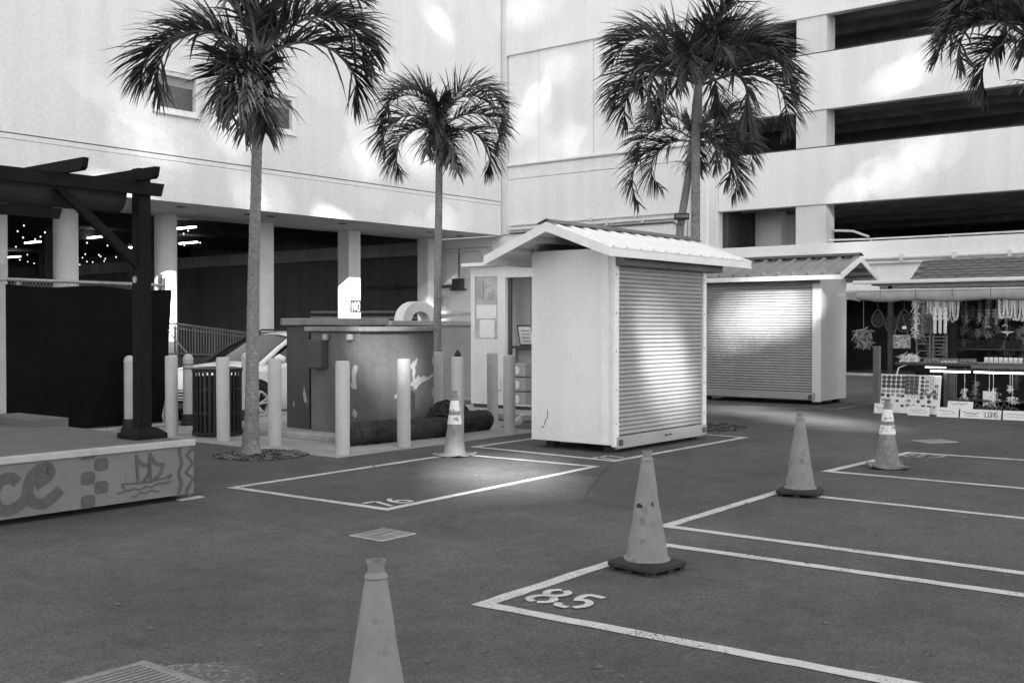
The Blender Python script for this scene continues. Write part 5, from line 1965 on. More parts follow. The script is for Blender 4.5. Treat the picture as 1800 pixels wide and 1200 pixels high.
def palm(base, trunk_pts, trunk_r, shaft_top, fronds, label, seed, flen=0.86):
    t = thing('palm_tree', base, label, 'palm tree', 'slim palms round the lot')
    base = Vector(base)
    pts = [Vector(p) for p in trunk_pts]
    # resample along the trunk with ring scars
    L = sum((pts[i + 1] - pts[i]).length for i in range(len(pts) - 1))
    n = int(L / 0.035)
    path, rad = [], []
    cum = [0]
    for i in range(len(pts) - 1):
        cum.append(cum[-1] + (pts[i + 1] - pts[i]).length)
    rnd = random.Random(seed)
    for k in range(n + 1):
        s = L * k / n
        i = max(j for j in range(len(cum) - 1) if cum[j] <= s + 1e-9)
        p = pts[i].lerp(pts[i + 1], (s - cum[i]) / (cum[i + 1] - cum[i]))
        r = trunk_r[i] + (trunk_r[i + 1] - trunk_r[i]) * (s - cum[i]) / (cum[i + 1] - cum[i])
        path.append(p)
        rad.append(r * (1.035 if k % 3 == 0 else 0.985) * (1 + rnd.uniform(-0.012, 0.012)))
    mb = MB()
    mb.tube(path, rad, 14, False)
    tr = part('trunk', mb, M['trunk'], t, True)
    top = path[-1]
    st_ = Vector(shaft_top)
    mb = MB()
    mb.tube([top, top.lerp(st_, 0.12), top.lerp(st_, 0.45), top.lerp(st_, 0.8), st_, st_ + Vector((0, 0, 0.12))], [trunk_r[-1] * 1.0, trunk_r[-1] * 1.28, trunk_r[-1] * 1.18, trunk_r[-1] * 0.95, trunk_r[-1] * 0.8, 0.015], 14, False)
    part('crownshaft', mb, M['shaft'], t, True)
    for k, (az, e0, dr, ln) in enumerate(fronds):
        ln *= rnd.uniform(0.93, 1.06)
        e0 += rnd.uniform(-4, 4) if e0 > 1 else 0
        ml, mbr = frond_mesh(ln * flen, R(e0), R(dr), seed * 100 + k)
        az += rnd.uniform(-6, 6)
        d = RIGHT * math.cos(R(az)) + AWAY * math.sin(R(az))
        ang = math.atan2(d.y, d.x)
        off = Vector((0, 0, 0)) + st_ + Vector((0, 0, -0.12 + 0.16 * (e0 / 90))) + d * 0.03
        fm = M['frond_dry'] if e0 < 1 and rnd.random() < 0.45 else (M['frond_b'] if rnd.random() < 0.4 else M['frond'])
        f = inst('frond', ml.mesh('frond', fm), t, off - base, (0, 0, ang))
        r_ = inst('rachis', mbr.mesh('rachis', M['rachis'], True), f)
    # inflorescence stalks and hanging fibres below the shaft
    mb = MB()
    for k in range(7):
        a = rnd.uniform(0, 2 * PI)
        q = top + Vector((math.cos(a), math.sin(a), 0)) * trunk_r[-1]
        e = q + Vector((math.cos(a) * rnd.uniform(.1, .3), math.sin(a) * rnd.uniform(.1, .3), rnd.uniform(-.1, .15)))
        for j in range(4):
            mb.tube([q, (q + e) / 2 + Vector((rnd.uniform(-.05, .05), rnd.uniform(-.05, .05), 0.03)), e + Vector((rnd.uniform(-.1, .1), rnd.uniform(-.1, .1), rnd.uniform(-.25, 0)))], 0.004, 4, False)
    part('flower_stalks', mb, M['rachis'], t)
    return t


# azimuth: 0 picture right, 90 away, 180 picture left, 270 towards; start elevation; total bend; length
palm((7.84, 10.16, 0), [(7.84, 10.16, 0), (7.845, 10.16, 0.12), (7.86, 10.155, 0.5), (7.88, 10.15, 1.97), (7.90, 10.12, 3.0), (7.92, 10.11, 3.88)], [0.15, 0.10, 0.080, 0.064, 0.061, 0.058], (7.91, 10.10, 4.56),
     [(180, 57, 172, 2.12), (186, 50, 160, 2.0), (177, 76, 95, 2.6), (2, 46, 160, 2.0), (356, 60, 165, 2.1), (8, 72, 150, 2.2), (350, 78, 130, 2.1), (282, 0, 95, 1.4), (266, 5, 100, 1.3), (296, -8, 88, 1.55), (95, 55, 140, 1.8), (85, 70, 130, 1.9),
      (265, 70, 140, 1.7), (280, 80, 100, 1.9), (258, -5, 85, 1.2), (100, 20, 120, 1.5)],
     'slim palm with ringed trunk beside the stage, its crown cut by the picture top', 1)
palm((15.77, 14.55, DROP), [(15.77, 14.55, DROP), (15.77, 14.55, 0.3), (15.78, 14.53, 2.0), (15.80, 14.50, 4.75)], [0.13, 0.09, 0.078, 0.07], (15.82, 14.49, 5.45),
     [(180, 76, 180, 2.25), (2, 76, 180, 2.3), (176, 44, 165, 1.95), (356, 42, 160, 2.05), (186, 14, 150, 1.7), (6, 14, 145, 1.85), (168, 82, 160, 2.1), (14, 82, 160, 2.1), (272, 30, 140, 1.3), (290, 5, 110, 1.3), (255, 10, 120, 1.2),
      (90, 50, 140, 1.7), (100, 25, 130, 1.5), (306, -12, 70, 1.5), (270, 60, 140, 1.4)],
     'slim palm standing behind the cabinets in front of the white building', 2)
palm((14.17, 7.88, 0), [(14.17, 7.88, 0), (14.17, 7.88, 0.3), (14.175, 7.88, 2.0), (14.18, 7.88, 4.46)], [0.12, 0.09, 0.07, 0.063], (14.21, 7.85, 5.12),
     [(180, 50, 155, 2.0), (2, 50, 150, 2.1), (172, 30, 150, 1.9), (352, 26, 140, 2.05), (192, 68, 140, 2.0), (10, 70, 140, 2.05), (165, 78, 115, 2.0), (20, 80, 110, 1.9), (230, 30, 150, 1.7), (310, 34, 150, 1.8), (270, 72, 140, 1.8),
      (250, 60, 150, 1.7), (290, 80, 90, 1.8), (90, 60, 140, 1.9), (120, 45, 140, 1.8), (60, 45, 140, 1.8), (335, 55, 160, 2.0), (215, 50, 160, 1.8)],
     'full palm with a smooth green shaft right behind the near kiosk', 3)
palm((20.05, 11.72, 0), [(20.05, 11.72, 0), (20.06, 11.70, 0.4), (20.19, 11.59, 3.58), (20.32, 11.43, 4.91)], [0.13, 0.10, 0.085, 0.075], (20.36, 11.38, 5.50),
     [(183, 8, 160, 1.9), (180, 42, 150, 2.0), (178, 14, 138, 2.5), (0, 34, 150, 2.0), (4, 8, 135, 2.0), (352, 55, 150, 2.0), (160, 65, 130, 1.9), (30, 66, 130, 1.9), (260, 20, 150, 1.5), (300, 10, 130, 1.5), (270, -10, 80, 1.3), (90, 50, 140, 1.9), (320, 0, 125, 1.8)],
     'leaning palm with a lamp box on its trunk, behind the fuller palm', 4)
palm((17.33, 3.96, 0), [(17.33, 3.96, 0), (17.33, 3.96, 0.3), (17.30, 4.0, 2.5), (17.29, 4.01, 5.1)], [0.12, 0.09, 0.07, 0.063], (17.29, 4.01, 5.75),
     [(182, 36, 165, 1.9), (172, 58, 150, 2.0), (192, 12, 130, 1.5), (0, 40, 150, 2.1), (20, 60, 140, 2.0), (270, 50, 150, 1.9), (235, 36, 150, 1.7), (310, 40, 150, 1.9), (90, 60, 140, 1.9), (135, 50, 140, 1.9), (45, 50, 140, 1.9), (200, 74, 130, 1.9)],
     'palm at the right picture edge of which only hanging fronds show', 5)
# lamp box strapped to the leaning palm
lb = thing('lamp_box', (20.12, 11.5, 3.70), 'dark box lamp strapped to the leaning palm trunk', 'lamp')
cc = Vector((20.06, 11.48, 3.80))
mb = MB()
mm = Matrix.Translation(cc) @ Matrix.Rotation(YAW + PI / 2, 4, 'Z')
mb.bbox(-0.155, 0.155, -0.06, 0.06, -0.07, 0.07, 0.015, mm)
part('housing', mb, M['car_black'], lb)
mb = MB()
mb.box(-0.03, 0.03, -0.10, 0.03, -0.16, -0.071, mm)
part('bracket', mb, M['groove'], lb)
mb = MB()
mb.box(-0.14, 0.14, 0.061, 0.063, -0.03, 0.04, mm)
part('lens', mb, M['cab'], lb)

# ------------------------------------------------------------------ market stall at the right
sx = 18.55
stl = thing('market_stall', (19.6, 5.0, 0), 'open souvenir stall with shingled roof and rolled canvas awning', 'stall')
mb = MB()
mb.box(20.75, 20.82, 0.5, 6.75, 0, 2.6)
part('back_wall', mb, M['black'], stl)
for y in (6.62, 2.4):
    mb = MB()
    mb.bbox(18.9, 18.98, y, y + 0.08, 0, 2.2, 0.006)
    part('post', mb, M['dark_wood'], stl)
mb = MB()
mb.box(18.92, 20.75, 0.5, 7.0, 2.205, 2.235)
part('ceiling_panel', mb, M['dark_wood'], stl)
mb = MB()
mb.bbox(18.90, 19.0, 0.5, 6.85, 2.14, 2.20, 0.008)
part('header_beam', mb, M['wood_mid'], stl)
mb = MB()
mb.bbox(18.93, 19.02, 0.5, 7.35, 2.236, 2.30, 0.01)
part('gutter', mb, M['kiosk_trim'], stl)
# shingles: courses of separate tabs on the sloping front
slope = Vector((20.65 - 19.0, 0, 2.72 - 2.29))
sl_n = Vector((-slope.z, 0, slope.x)).normalized()
rows = 7
mb = MB()
mb.add([(19.0, 0.5, 2.285), (19.0, 6.36, 2.285), (20.65, 6.66, 2.715), (20.65, 0.5, 2.715)], [(0, 1, 2, 3)])
rf = part('roof', mb, M['shingle'], stl)
ms = MB()
sd = slope.normalized()
Ls = slope.length / rows * 1.25
ms.add([Vector((0, 0, 0)) + sl_n * 0.030, Vector((0, 0.262, 0)) + sl_n * 0.030, Vector((0, 0.262, 0)) + sd * Ls + sl_n * 0.006, sd * Ls + sl_n * 0.006,
        sl_n * 0.010, Vector((0, 0.262, 0)) + sl_n * 0.010], [(0, 3, 2, 1), (0, 1, 5, 4), (1, 2, 5), (0, 4, 3)])
mes = ms.mesh('shingle', M['shingle'])
rnd = random.Random(4)
for r_ in range(rows):
    base = Vector((19.0, 0, 2.287)) + slope * (r_ / rows)
    y = 6.36 + 0.30 * r_ / rows - 0.27 - (0.13 if r_ % 2 else 0.0)
    while y > 3.6:
        inst('shingle', mes, rf, base + Vector((0, y, 0)) - Vector((19.6, 5.0, 0)), (rnd.uniform(-.02, .02), rnd.uniform(-.02, .015), rnd.uniform(-.01, .01)))
        y -= 0.27
# awning pole and rolled canvas
mb = MB()
mb.tube([(18.6, 7.35, 2.115), (18.6, 0.5, 2.09)], 0.014, 8)
part('awning_pole', mb, M['pipe'], stl)
vs, fs = [], []
NY, NR = 60, 10
rnd = random.Random(6)
for i in range(NY + 1):
    y = 7.12 - 6.0 * i / NY
    sag = 0.10 + 0.008 * math.sin(i * 0.5) + 0.004 * math.sin(i * 2.3)
    if i < 5:
        sag *= 0.75 + 0.05 * i
    for j in range(NR + 1):
        a = PI * j / NR
        vs.append((18.62 - 0.085 * math.sin(a) + 0.02 * math.cos(a), y, 2.10 - sag * (1 - math.cos(a)) * 0.95 + 0.004 * math.sin(i * 3 + j)))
fs = [(i * (NR + 1) + j, (i + 1) * (NR + 1) + j, (i + 1) * (NR + 1) + j + 1, i * (NR + 1) + j + 1) for i in range(NY) for j in range(NR)]
part('rolled_canvas', MB().add(vs, fs), M['awning'], stl, True)
mb = MB()
for y in (6.7, 6.1, 5.5, 4.9, 4.3):
    mb = MB()
    mb.tube([(18.53, y, 2.115), (18.525, y, 2.02), (18.56, y, 1.90)], 0.005, 5)
    part('tie_cord', mb, M['groove'], stl)
mb = MB()
mb.add([(18.7, 7.1, 2.10), (18.62, 7.34, 2.09), (18.5, 7.46, 2.04), (18.62, 7.30, 1.97), (18.66, 7.1, 1.92)], [(0, 1, 2, 3, 4)])
part('canvas_flap', mb, M['awning'], stl)
# counter and shelves
mb = MB()
mb.bbox(18.55, 19.3, 0.8, 6.45, 0.83, 0.875, 0.006)
part('counter', mb, M['dark_wood'], stl)
mb = MB()
mb.bbox(18.53, 18.548, 0.8, 5.2, 0.80, 0.86, 0.004)
part('counter_edge', mb, M['wood_mid'], stl)
for (z, x0, x1, y1) in ((1.08, 19.5, 20.0, 5.85), (1.60, 19.7, 20.1, 5.85), (0.25, 18.75, 19.4, 5.6)):
    mb = MB()
    mb.box(x0, x1, 0.8, y1, z, z + 0.025)
    part('shelf', mb, M['dark_wood'], stl)
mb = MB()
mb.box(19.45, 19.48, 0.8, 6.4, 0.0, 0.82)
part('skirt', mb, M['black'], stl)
for y in (5.6, 4.2, 2.0):
    mb = MB()
    mb.box(18.62, 18.67, y, y + 0.05, 0, 0.829)
    part('leg', mb, M['dark_wood'], stl)
mb = MB()
mb.box(19.05, 19.15, 5.60, 5.70, 0.876, 2.2)
part('inner_post', mb, M['black'], stl)
# lit tubes under the counter edge
for k, (y0, y1, z, lab) in enumerate(((5.86, 5.22, 0.735, 'left of the two lit tubes under the stall counter'), (5.16, 3.9, 0.735, 'longer lit tube under the stall counter, at the picture edge'))):
    tl = thing('tube_lamp', (18.6, (y0 + y1) / 2, z), lab, 'lamp')
    mb = MB()
    mb.tube([(18.58, y0, z), (18.58, y1, z)], 0.012, 10)
    part('tube', mb, M['tube'], tl, 'auto')
    mb = MB()
    mb.box(18.57, 18.64, y1 - 0.03, y0 + 0.03, z + 0.018, z + 0.05)
    part('holder', mb, M['pipe_dark'], tl)
mb = MB()
mb.tube([(18.62, 5.96, 0.80), (18.62, 5.62, 0.80)], 0.006, 8)
single('strip_light', mb, M['tube'], (18.62, 5.8, 0.81), 'short thin lit strip at the near end of the stall counter', 'lamp')

# display board of badges, leaning
DB = Matrix.Translation((18.48, 6.18, 0.05)) @ Matrix.Rotation(R(10), 4, 'Y')
db = thing('badge_board', (18.48, 6.18, 0.0), 'white leaning board covered with rows of round and square badges', 'display board')
mb = MB()
mb.bbox(-0.012, 0.012, -0.50, 0.50, -0.04, 0.62, 0.005, DB)
part('board', mb, M['sign_white'], db)
disc = MB()
disc.lathe([(0.0, 0.008), (0.018, 0.010), (0.026, 0.008), (0.036, 0.009), (0.038, 0.0)], (0, 0, 0), 14, cap=False)
for i in range(len(disc.v)):
    p = disc.v[i]
    disc.v[i] = Vector((-p.z, p.x, p.y))
med = disc.mesh('badge', M['cab_dark'])
sqm = MB()
sqm.bbox(-0.008, 0.0, -0.036, 0.036, -0.03, 0.03, 0.003)
mesq = sqm.mesh('badge', M['mural'])
ringm = MB()
ringm.lathe([(0.022, 0.0), (0.036, 0.006), (0.038, 0.0)], (0, 0, 0), 14, cap=False)
for i in range(len(ringm.v)):
    p = ringm.v[i]
    ringm.v[i] = Vector((-p.z, p.x, p.y))
merg = ringm.mesh('badge', M['ink_pale'])
palem = MB()
palem.bbox(-0.006, 0.0, -0.035, 0.035, -0.026, 0.026, 0.003)
mepl = palem.mesh('badge', M['goods_pale'])
memd = palem.mesh('badge', M['goods_mid'])


def badge(me, y, z, s=1.0):
    p = DB @ Vector((-0.0135, y, z)) - Vector((18.48, 6.18, 0))
    inst('badge', me, db, p, (0, R(10), 0), (1, s, s))


for i in range(5):
    for j in range(3):
        badge(med, 0.45 - i * 0.082, 0.565 - j * 0.075)
for i in range(3):
    for j in range(5):
        badge(mesq, 0.055 - i * 0.078, 0.575 - j * 0.064)
rnd = random.Random(17)
for i in range(4):
    for j in range(6):
        badge((mepl, memd, merg)[rnd.randrange(3)] if i > 0 else med, -0.20 - i * 0.077 + 0.0, 0.575 - j * 0.068, 0.8 if i == 0 else 0.95)
for i in range(11):
    for j in range(4):
        if j == 0 and i < 5:
            badge(memd, 0.45 - i * 0.08, 0.33, 0.9)
            continue
        badge((merg, med, mepl, memd, mesq)[rnd.randrange(5)], 0.455 - i * 0.086 + rnd.uniform(-.01, .01), 0.26 - (j - 1) * 0.085 + rnd.uniform(-.01, .01), rnd.uniform(0.7, 0.95))
mb = MB()
mb.tube([(18.56, 6.42, 0.66), (18.6, 6.40, 0.78), (18.62, 6.25, 0.84)], 0.012, 6)
part('prop_arm', mb, M['kiosk_trim'], db)

# price signs on the ground
rnd = random.Random(23)


def squiggle(mb, o, u, v, x0, x1, zmid, amp, w):
    x = x0
    pts = []
    while x < x1:
        pts.append((x, zmid + rnd.uniform(-amp, amp)))
        x += rnd.uniform(0.012, 0.026)
    if len(pts) > 2:
        mb.ribbon(pts, w, o, u, v)


signs = [(18.35, 6.60, 0.26, 0.17, 'small white sign at the foot of the badge board, half behind the banded cone'),
         (18.25, 5.95, 0.36, 0.15, 'white card sign in front of the badge board'),
         (18.25, 5.48, 0.34, 0.16, 'bright white sign on the ground just past the badge board'),
         (18.25, 5.11, 0.34, 0.15, 'white sign leaning beside the darker lettered one at the stall'),
         (18.26, 4.80, 0.28, 0.15, 'white sign with dark capitals at the foot of the stall'),
         (18.30, 4.42, 0.44, 0.15, 'faint white sign at the right edge of the stall front')]
for k, (x, y, w, h, lab) in enumerate(signs):
    t = thing('price_sign', (x, y, 0.0), lab, 'sign', 'price signs along the stall front')
    mm = Matrix.Translation((x, y, 0.002)) @ Matrix.Rotation(rnd.uniform(-.1, .1), 4, 'Z') @ Matrix.Rotation(R(14), 4, 'Y')
    mb = MB()
    mb.box(-0.004, 0.004, -w / 2, w / 2, 0, h, mm)
    part('card', mb, M['sign_white'], t)
    mb = MB()
    o = mm @ Vector((-0.0055, w / 2, 0))
    u = (mm.to_3x3() @ Vector((0, -1, 0)))
    v = (mm.to_3x3() @ Vector((0, 0, 1)))
    if k == 4:
        a = 0.035
        for st in ([[(0, .08), (0, 0), (.04, 0)], [(.055, 0), (.055, .08), (.095, .08), (.095, 0), (.055, 0)], [(.11, 0), (.11, .08), (.15, 0), (.15, .08)], [(.205, .08), (.165, .08), (.165, 0), (.205, 0), (.205, .04), (.185, .04)]]):
            mb.ribbon([(a + p * 0.95, 0.03 + q) for p, q in st], 0.014, o, u, v)
    else:
        squiggle(mb, o, u, v, 0.04, w - 0.04, h * 0.58, h * 0.16, 0.012)
        squiggle(mb, o, u, v, 0.06, w - 0.06, h * 0.30, h * 0.05, 0.008)
    part('lettering', mb, M['ink'] if k in (3, 4) else M['ink_pale'], t)

# goods hung along the pole: necklaces, nets, bags
rnd = random.Random(41)


def lei(y, x, ztop, ln, m, label, group):
    mb = MB()
    N = 12
    pts = []
    w = rnd.uniform(0.03, 0.05)
    for k in range(N + 1):
        a = PI * k / N
        pts.append((x + rnd.uniform(-.008, .008), y + w * math.cos(a), ztop - ln * math.sin(a) ** 0.55))
    mb.tube(pts, [0.014 + 0.005 * (k % 2) for k in range(N + 1)], 6)
    single('necklace', mb, M[m], (x, y, ztop - ln), label, 'necklace', group)


for k in range(9):
    lei(6.08 - k * 0.062, 19.0 + 0.05 * (k % 2), 1.98, rnd.uniform(0.30, 0.42), 'goods_pale', 'pale necklaces hung in a row above the bamboo racks', 'pale necklaces above the racks')
for k in range(8):
    lei(4.82 - k * 0.06, 18.9 + 0.05 * (k % 2), 2.0, rnd.uniform(0.36, 0.44), 'goods_pale', 'pale necklaces hung in a row at the right picture edge', 'pale necklaces at the picture edge')


def hang(mb, p, z1):
    mb.tube([(p[0], p[1], p[2]), (p[0], p[1], z1)], 0.004, 4)


# net bags and dream-catcher nets
nets = [(18.8, 6.84, 1.60, 0.13, 'teardrop net hanging nearest the far kiosk'), (18.8, 6.60, 1.52, 0.13, 'round net hanging between two others under the canvas end'),
        (18.75, 6.36, 1.55, 0.165, 'large teardrop net with a pale tag under the canvas')]
for (x, y, z, r_, lab) in nets:
    t = thing('hanging_net', (x, y, z - r_), lab, 'net', 'nets hung from the awning pole')
    mb = MB()
    N = 18
    pts = []
    for k in range(N + 1):
        a = 2 * PI * k / N
        q = r_ * (1 + 0.35 * max(0, math.sin(a)) ** 6)
        pts.append((x, y + r_ * 0.85 * math.cos(a), z + q * math.sin(a)))
    mb.tube(pts, 0.009, 5)
    hang(mb, (x, y, z + r_ * 1.3), 2.08)
    part('hoop', mb, M['netting'], t)
    mb = MB()
    for k in range(-3, 4):
        h = math.sqrt(max(0, 1 - (k / 3.6) ** 2)) * r_
        mb.tube([(x, y + k * r_ * 0.24, z - h), (x + 0.01, y + k * r_ * 0.22, z + h)], 0.004, 4)
        mb.tube([(x, y - h * 0.85, z + k * r_ * 0.27), (x + 0.01, y + h * 0.85, z + k * r_ * 0.25)], 0.004, 4)
    part('mesh', mb, M['netting'], t)
    if r_ > 0.15:
        mb = MB()
        mb.box(x - 0.02, x - 0.014, y - 0.04, y + 0.03, z - 0.11, z - 0.06)
        part('tag', mb, M['goods_pale'], t)


def cluster(name, c, rx, rz, n, m, label, cat, seed, leaf=0.05, top=None, group=None):
    """bunch of thin strips hanging and splaying from one point"""
    rr = random.Random(seed)
    c = Vector(c)
    mb = MB()
    for _ in range(int(n * 1.7)):
        a = rr.uniform(0, 2 * PI)
        q = math.sqrt(rr.random())
        p = c + Vector((rx * 0.6 * q * math.cos(a), rx * q * math.sin(a), rr.uniform(-rz, rz)))
        d = Vector((rr.uniform(-.5, .5), rr.uniform(-1, 1), rr.uniform(-1.4, 0.2))).normalized() * leaf * rr.uniform(0.6, 1.5)
        w = d.cross(Vector((rr.uniform(-1, 1), rr.uniform(-1, 1), rr.uniform(-1, 1)))).normalized() * leaf * 0.13
        mb.add([p - w, p + w, p + d + w * 0.7, p + d * 1.25, p + d - w * 0.7], [(0, 1, 2, 3, 4)])
    mb.tube([c + Vector((0, 0, rz)), c + Vector((0, 0, -rz * 0.7))], [0.012, 0.02], 6)
    if top:
        hang(mb, (c.x, c.y, c.z + rz), top)
    return single(name, mb, M[m], c - Vector((0, 0, rz)), label, cat, group)


cluster('feather_bunch', (19.3, 7.28, 1.28), 0.15, 0.15, 130, 'blind', 'ragged bunch of feathers hanging at the corner of the far kiosk', 'feathers', 1, 0.08, 2.1)
cluster('flower_garland', (18.85, 6.20, 1.66), 0.06, 0.36, 130, 'goods_pale', 'long pale flower garland hanging left of the bamboo racks', 'garland', 2, 0.05, 2.08)
cluster('flower_garland', (18.9, 6.10, 1.60), 0.05, 0.40, 110, 'goods_mid', 'greyer flower garland hanging beside the pale one', 'garland', 3, 0.05, 2.08)
cluster('bouquet', (18.7, 6.25, 0.95), 0.15, 0.06, 110, 'goods_pale', 'pale bouquet lying on the near end of the stall counter', 'bouquet', 4, 0.06)
mb = MB()
mb.bbox(18.66, 18.9, 6.12, 6.42, 0.876, 0.905, 0.01)
single('paper_parcel', mb, M['paper'], (18.76, 6.2, 0.876), 'white paper under the bouquet on the stall counter', 'paper')
mb = MB()
mb.bbox(18.74, 18.80, 6.26, 6.56, 1.10, 1.34, 0.015)
mb.tube([(18.77, 6.54, 1.33), (18.77, 6.42, 1.75), (18.77, 6.30, 1.33)], 0.008, 5)
bgp = single('printed_bag', mb, M['goods_mid'], (18.77, 6.41, 1.10), 'patterned cloth bag hanging above the bouquet', 'bag')
mb = MB()
rr = random.Random(3)
for _ in range(26):
    y, z = rr.uniform(6.30, 6.54), rr.uniform(1.12, 1.32)
    mb.ribbon([(0, 0), (rr.uniform(.01, .04), rr.uniform(-.03, .03)), (rr.uniform(.03, .06), rr.uniform(-.03, .03))], 0.008, (18.7375, y, z), -Y1, Z1)
part('print', mb, M['goods_pale'], bgp)
# ladder racks
for k, (y0, y1, z0, z1, n, lab) in enumerate(((6.18, 5.96, 0.876, 1.34, 4, 'left of two small wooden ladder racks on the counter'), (5.90, 5.68, 0.876, 1.34, 7, 'small wooden ladder rack under the three white chimes'))):
    t = thing('ladder_rack', (18.85, (y0 + y1) / 2, z0), lab, 'rack', 'ladder racks on the counter')
    mb = MB()
    for y in (y0, y1):
        mb.box(18.84, 18.865, y - 0.012, y + 0.012, z0, z1)
    part('side_rail', mb, M['wood_mid'], t)
    for j in range(n):
        z = z0 + 0.06 + (z1 - z0 - 0.1) * j / (n - 1)
        mb = MB()
        mb.box(18.835, 18.87, y1 + 0.012, y0 - 0.012, z, z + 0.018)
        part('rung', mb, M['wood_mid'], t)
t = thing('bamboo_rack', (18.95, 6.07, 1.36), 'slatted bamboo panel above the left ladder rack', 'rack')
mbm = MB()
mbm.tube([(0, 0, 0), (0, 0, 0.34)], 0.008, 6)
mem = mbm.mesh('cane', M['wood_mid'])
for j in range(13):
    inst('cane', mem, t, (0, 0.13 - j * 0.0215, 0))
mb = MB()
for z in (1.44, 1.60):
    mb.box(18.935, 18.942, 5.93, 6.21, z, z + 0.016)
part('cross_bar', mb, M['dark_wood'], t)
for k in range(3):
    y = 5.86 - k * 0.085
    t = thing('wind_chime', (18.8, y, 1.36), ('left', 'middle', 'right')[k] + ' one of three white chimes above the ladder rack', 'wind chime', 'white chimes')
    mb = MB()
    for (dy, z0) in ((-0.018, 1.37), (0.0, 1.36), (0.018, 1.38)):
        mb.tube([(18.8, y + dy, z0), (18.8, y + dy, 1.60)], 0.009, 6)
    part('tubes', mb, M['goods_pale'], t)
    mb = MB()
    mb.lathe([(0.042, 1.60), (0.030, 1.66), (0.045, 1.68), (0.03, 1.74), (0.04, 1.76), (0.015, 1.80)], (18.8, y, 0), 10)
    hang(mb, (18.8, y, 1.80), 2.06)
    part('cap', mb, M['goods_pale'], t)
# back shelf: tins and letter blocks
rr = random.Random(9)
labs = ['dark square tin on the upper stall shelf, next to the pale animal', 'taller dark tin on the upper shelf', 'grey striped tin on the upper shelf, first of two', 'grey striped tin on the upper shelf beside the white letter']
for k, (y, w, h, m) in enumerate(((5.54, 0.12, 0.22, 'goods_dark'), (5.40, 0.11, 0.26, 'goods_dark'), (5.27, 0.10, 0.17, 'goods_mid'), (5.15, 0.10, 0.17, 'goods_mid'))):
    t = thing('tin', (19.8, y, 1.625), labs[k], 'tin')
    mb = MB()
    mb.lathe([(w / 2, 0), (w / 2, h - 0.02), (w / 2 * 1.05, h - 0.018), (w / 2 * 1.05, h)], (19.8, y, 1.625), 14)
    part('body', mb, M[m], t, 'auto')
    mb = MB()
    for z in (0.03, 0.08, 0.13):
        mb.lathe([(w / 2 + 0.002, 1.625 + z), (w / 2 + 0.002, 1.64 + z)], (19.8, y, 0), 14, cap=False)
    part('stripe', mb, M['goods_pale'] if k > 1 else M['goods_mid'], t)
mb = MB()
for (y0, y1, z0, z1) in ((5.10, 5.03, 0, 0.30), (5.03, 4.94, 0, 0.05), (5.03, 4.95, 0.13, 0.175), (5.03, 4.94, 0.255, 0.30)):
    mb.box(19.74, 19.80, min(y0, y1), max(y0, y1), 1.625 + z0, 1.625 + z1)
single('letter_block', mb, M['goods_pale'], (19.77, 5.03, 1.625), 'white block shaped like a letter E on the upper stall shelf', 'letter')
mb = MB()
c = Vector((19.75, 5.74, 1.625))
mb.tube([c + Vector((0, 0.07, 0.09)), c + Vector((0, 0.0, 0.10)), c + Vector((0, -0.06, 0.10)), c + Vector((0, -0.09, 0.14)), c + Vector((0, -0.12, 0.13))], [0.02, 0.03, 0.03, 0.022, 0.012], 8)
for dy in (0.05, 0.03, -0.04, -0.06):
    mb.tube([c + Vector((0.01, dy, 0.09)), c + Vector((0.01, dy, 0))], 0.009, 5)
single('animal_figurine', mb, M['goods_mid'], c, 'pale four-legged figurine at the end of the upper stall shelf', 'figurine', smooth='auto')
# heaps of small dark goods on the middle shelf
for k in range(30):
    y = 5.80 - (k % 15) * 0.08
    lab = 'small dark carvings and shells crowded together on the middle stall shelf'
    cluster('shelf_trinket', (19.72 + rr.uniform(-.05, .05), y, (1.14 if k < 15 else 1.34) + rr.uniform(0.02, 0.10)), rr.uniform(0.05, 0.08), rr.uniform(0.05, 0.09), 34, ('goods_dark', 'goods_mid', 'goods_dark', 'blind')[rr.randrange(4)], lab, 'trinkets', 60 + k, 0.05, None, 'trinkets on the middle shelf')
mb = MB()
c = Vector((19.5, 4.89, 1.36))
mb.poly([c, c + Vector((0, 0.13, 0.04)), c + Vector((0, 0.03, 0.045)), c + Vector((0, 0, 0.05)), c + Vector((0, -0.03, 0.045)), c + Vector((0, -0.13, 0.04)), c + Vector((0, -0.02, 0.0)), c + Vector((0, 0.0, -0.06))], (0.012, 0, 0))
hang(mb, c + Vector((0, 0, 0.04)), 2.1)
single('hanging_gull', mb, M['goods_pale'], c, 'small white bird shape with spread wings hanging over the shelf', 'ornament')
for k, (y, z) in enumerate(((5.20, 1.47), (4.93, 1.49))):
    mb = MB()
    mb.tube([(19.55, y + 0.05, z), (19.55, y, z + 0.02), (19.55, y - 0.05, z - 0.01)], [0.012, 0.022, 0.006], 8)
    hang(mb, (19.55, y, z), 2.1)
    single('hanging_fish', mb, M['goods_pale'], (19.55, y, z), ('small pale fish shape hanging over the middle of the shelf', 'small pale fish shape hanging just above the white bird')[k], 'ornament')
for k in range(14):
    y = 6.15 - k * 0.105
    cluster('hanging_trinket', (19.35 + rr.uniform(-.1, .1), y, 1.72 + rr.uniform(-0.15, 0.12)), rr.uniform(0.03, 0.05), rr.uniform(0.06, 0.11), 26, ('goods_mid', 'goods_dark', 'goods_pale', 'blind')[rr.randrange(4)],
            'small trinket bunches hung in the shade at the back of the stall', 'trinkets', 140 + k, 0.04, 2.2, 'trinket bunches at the back of the stall')
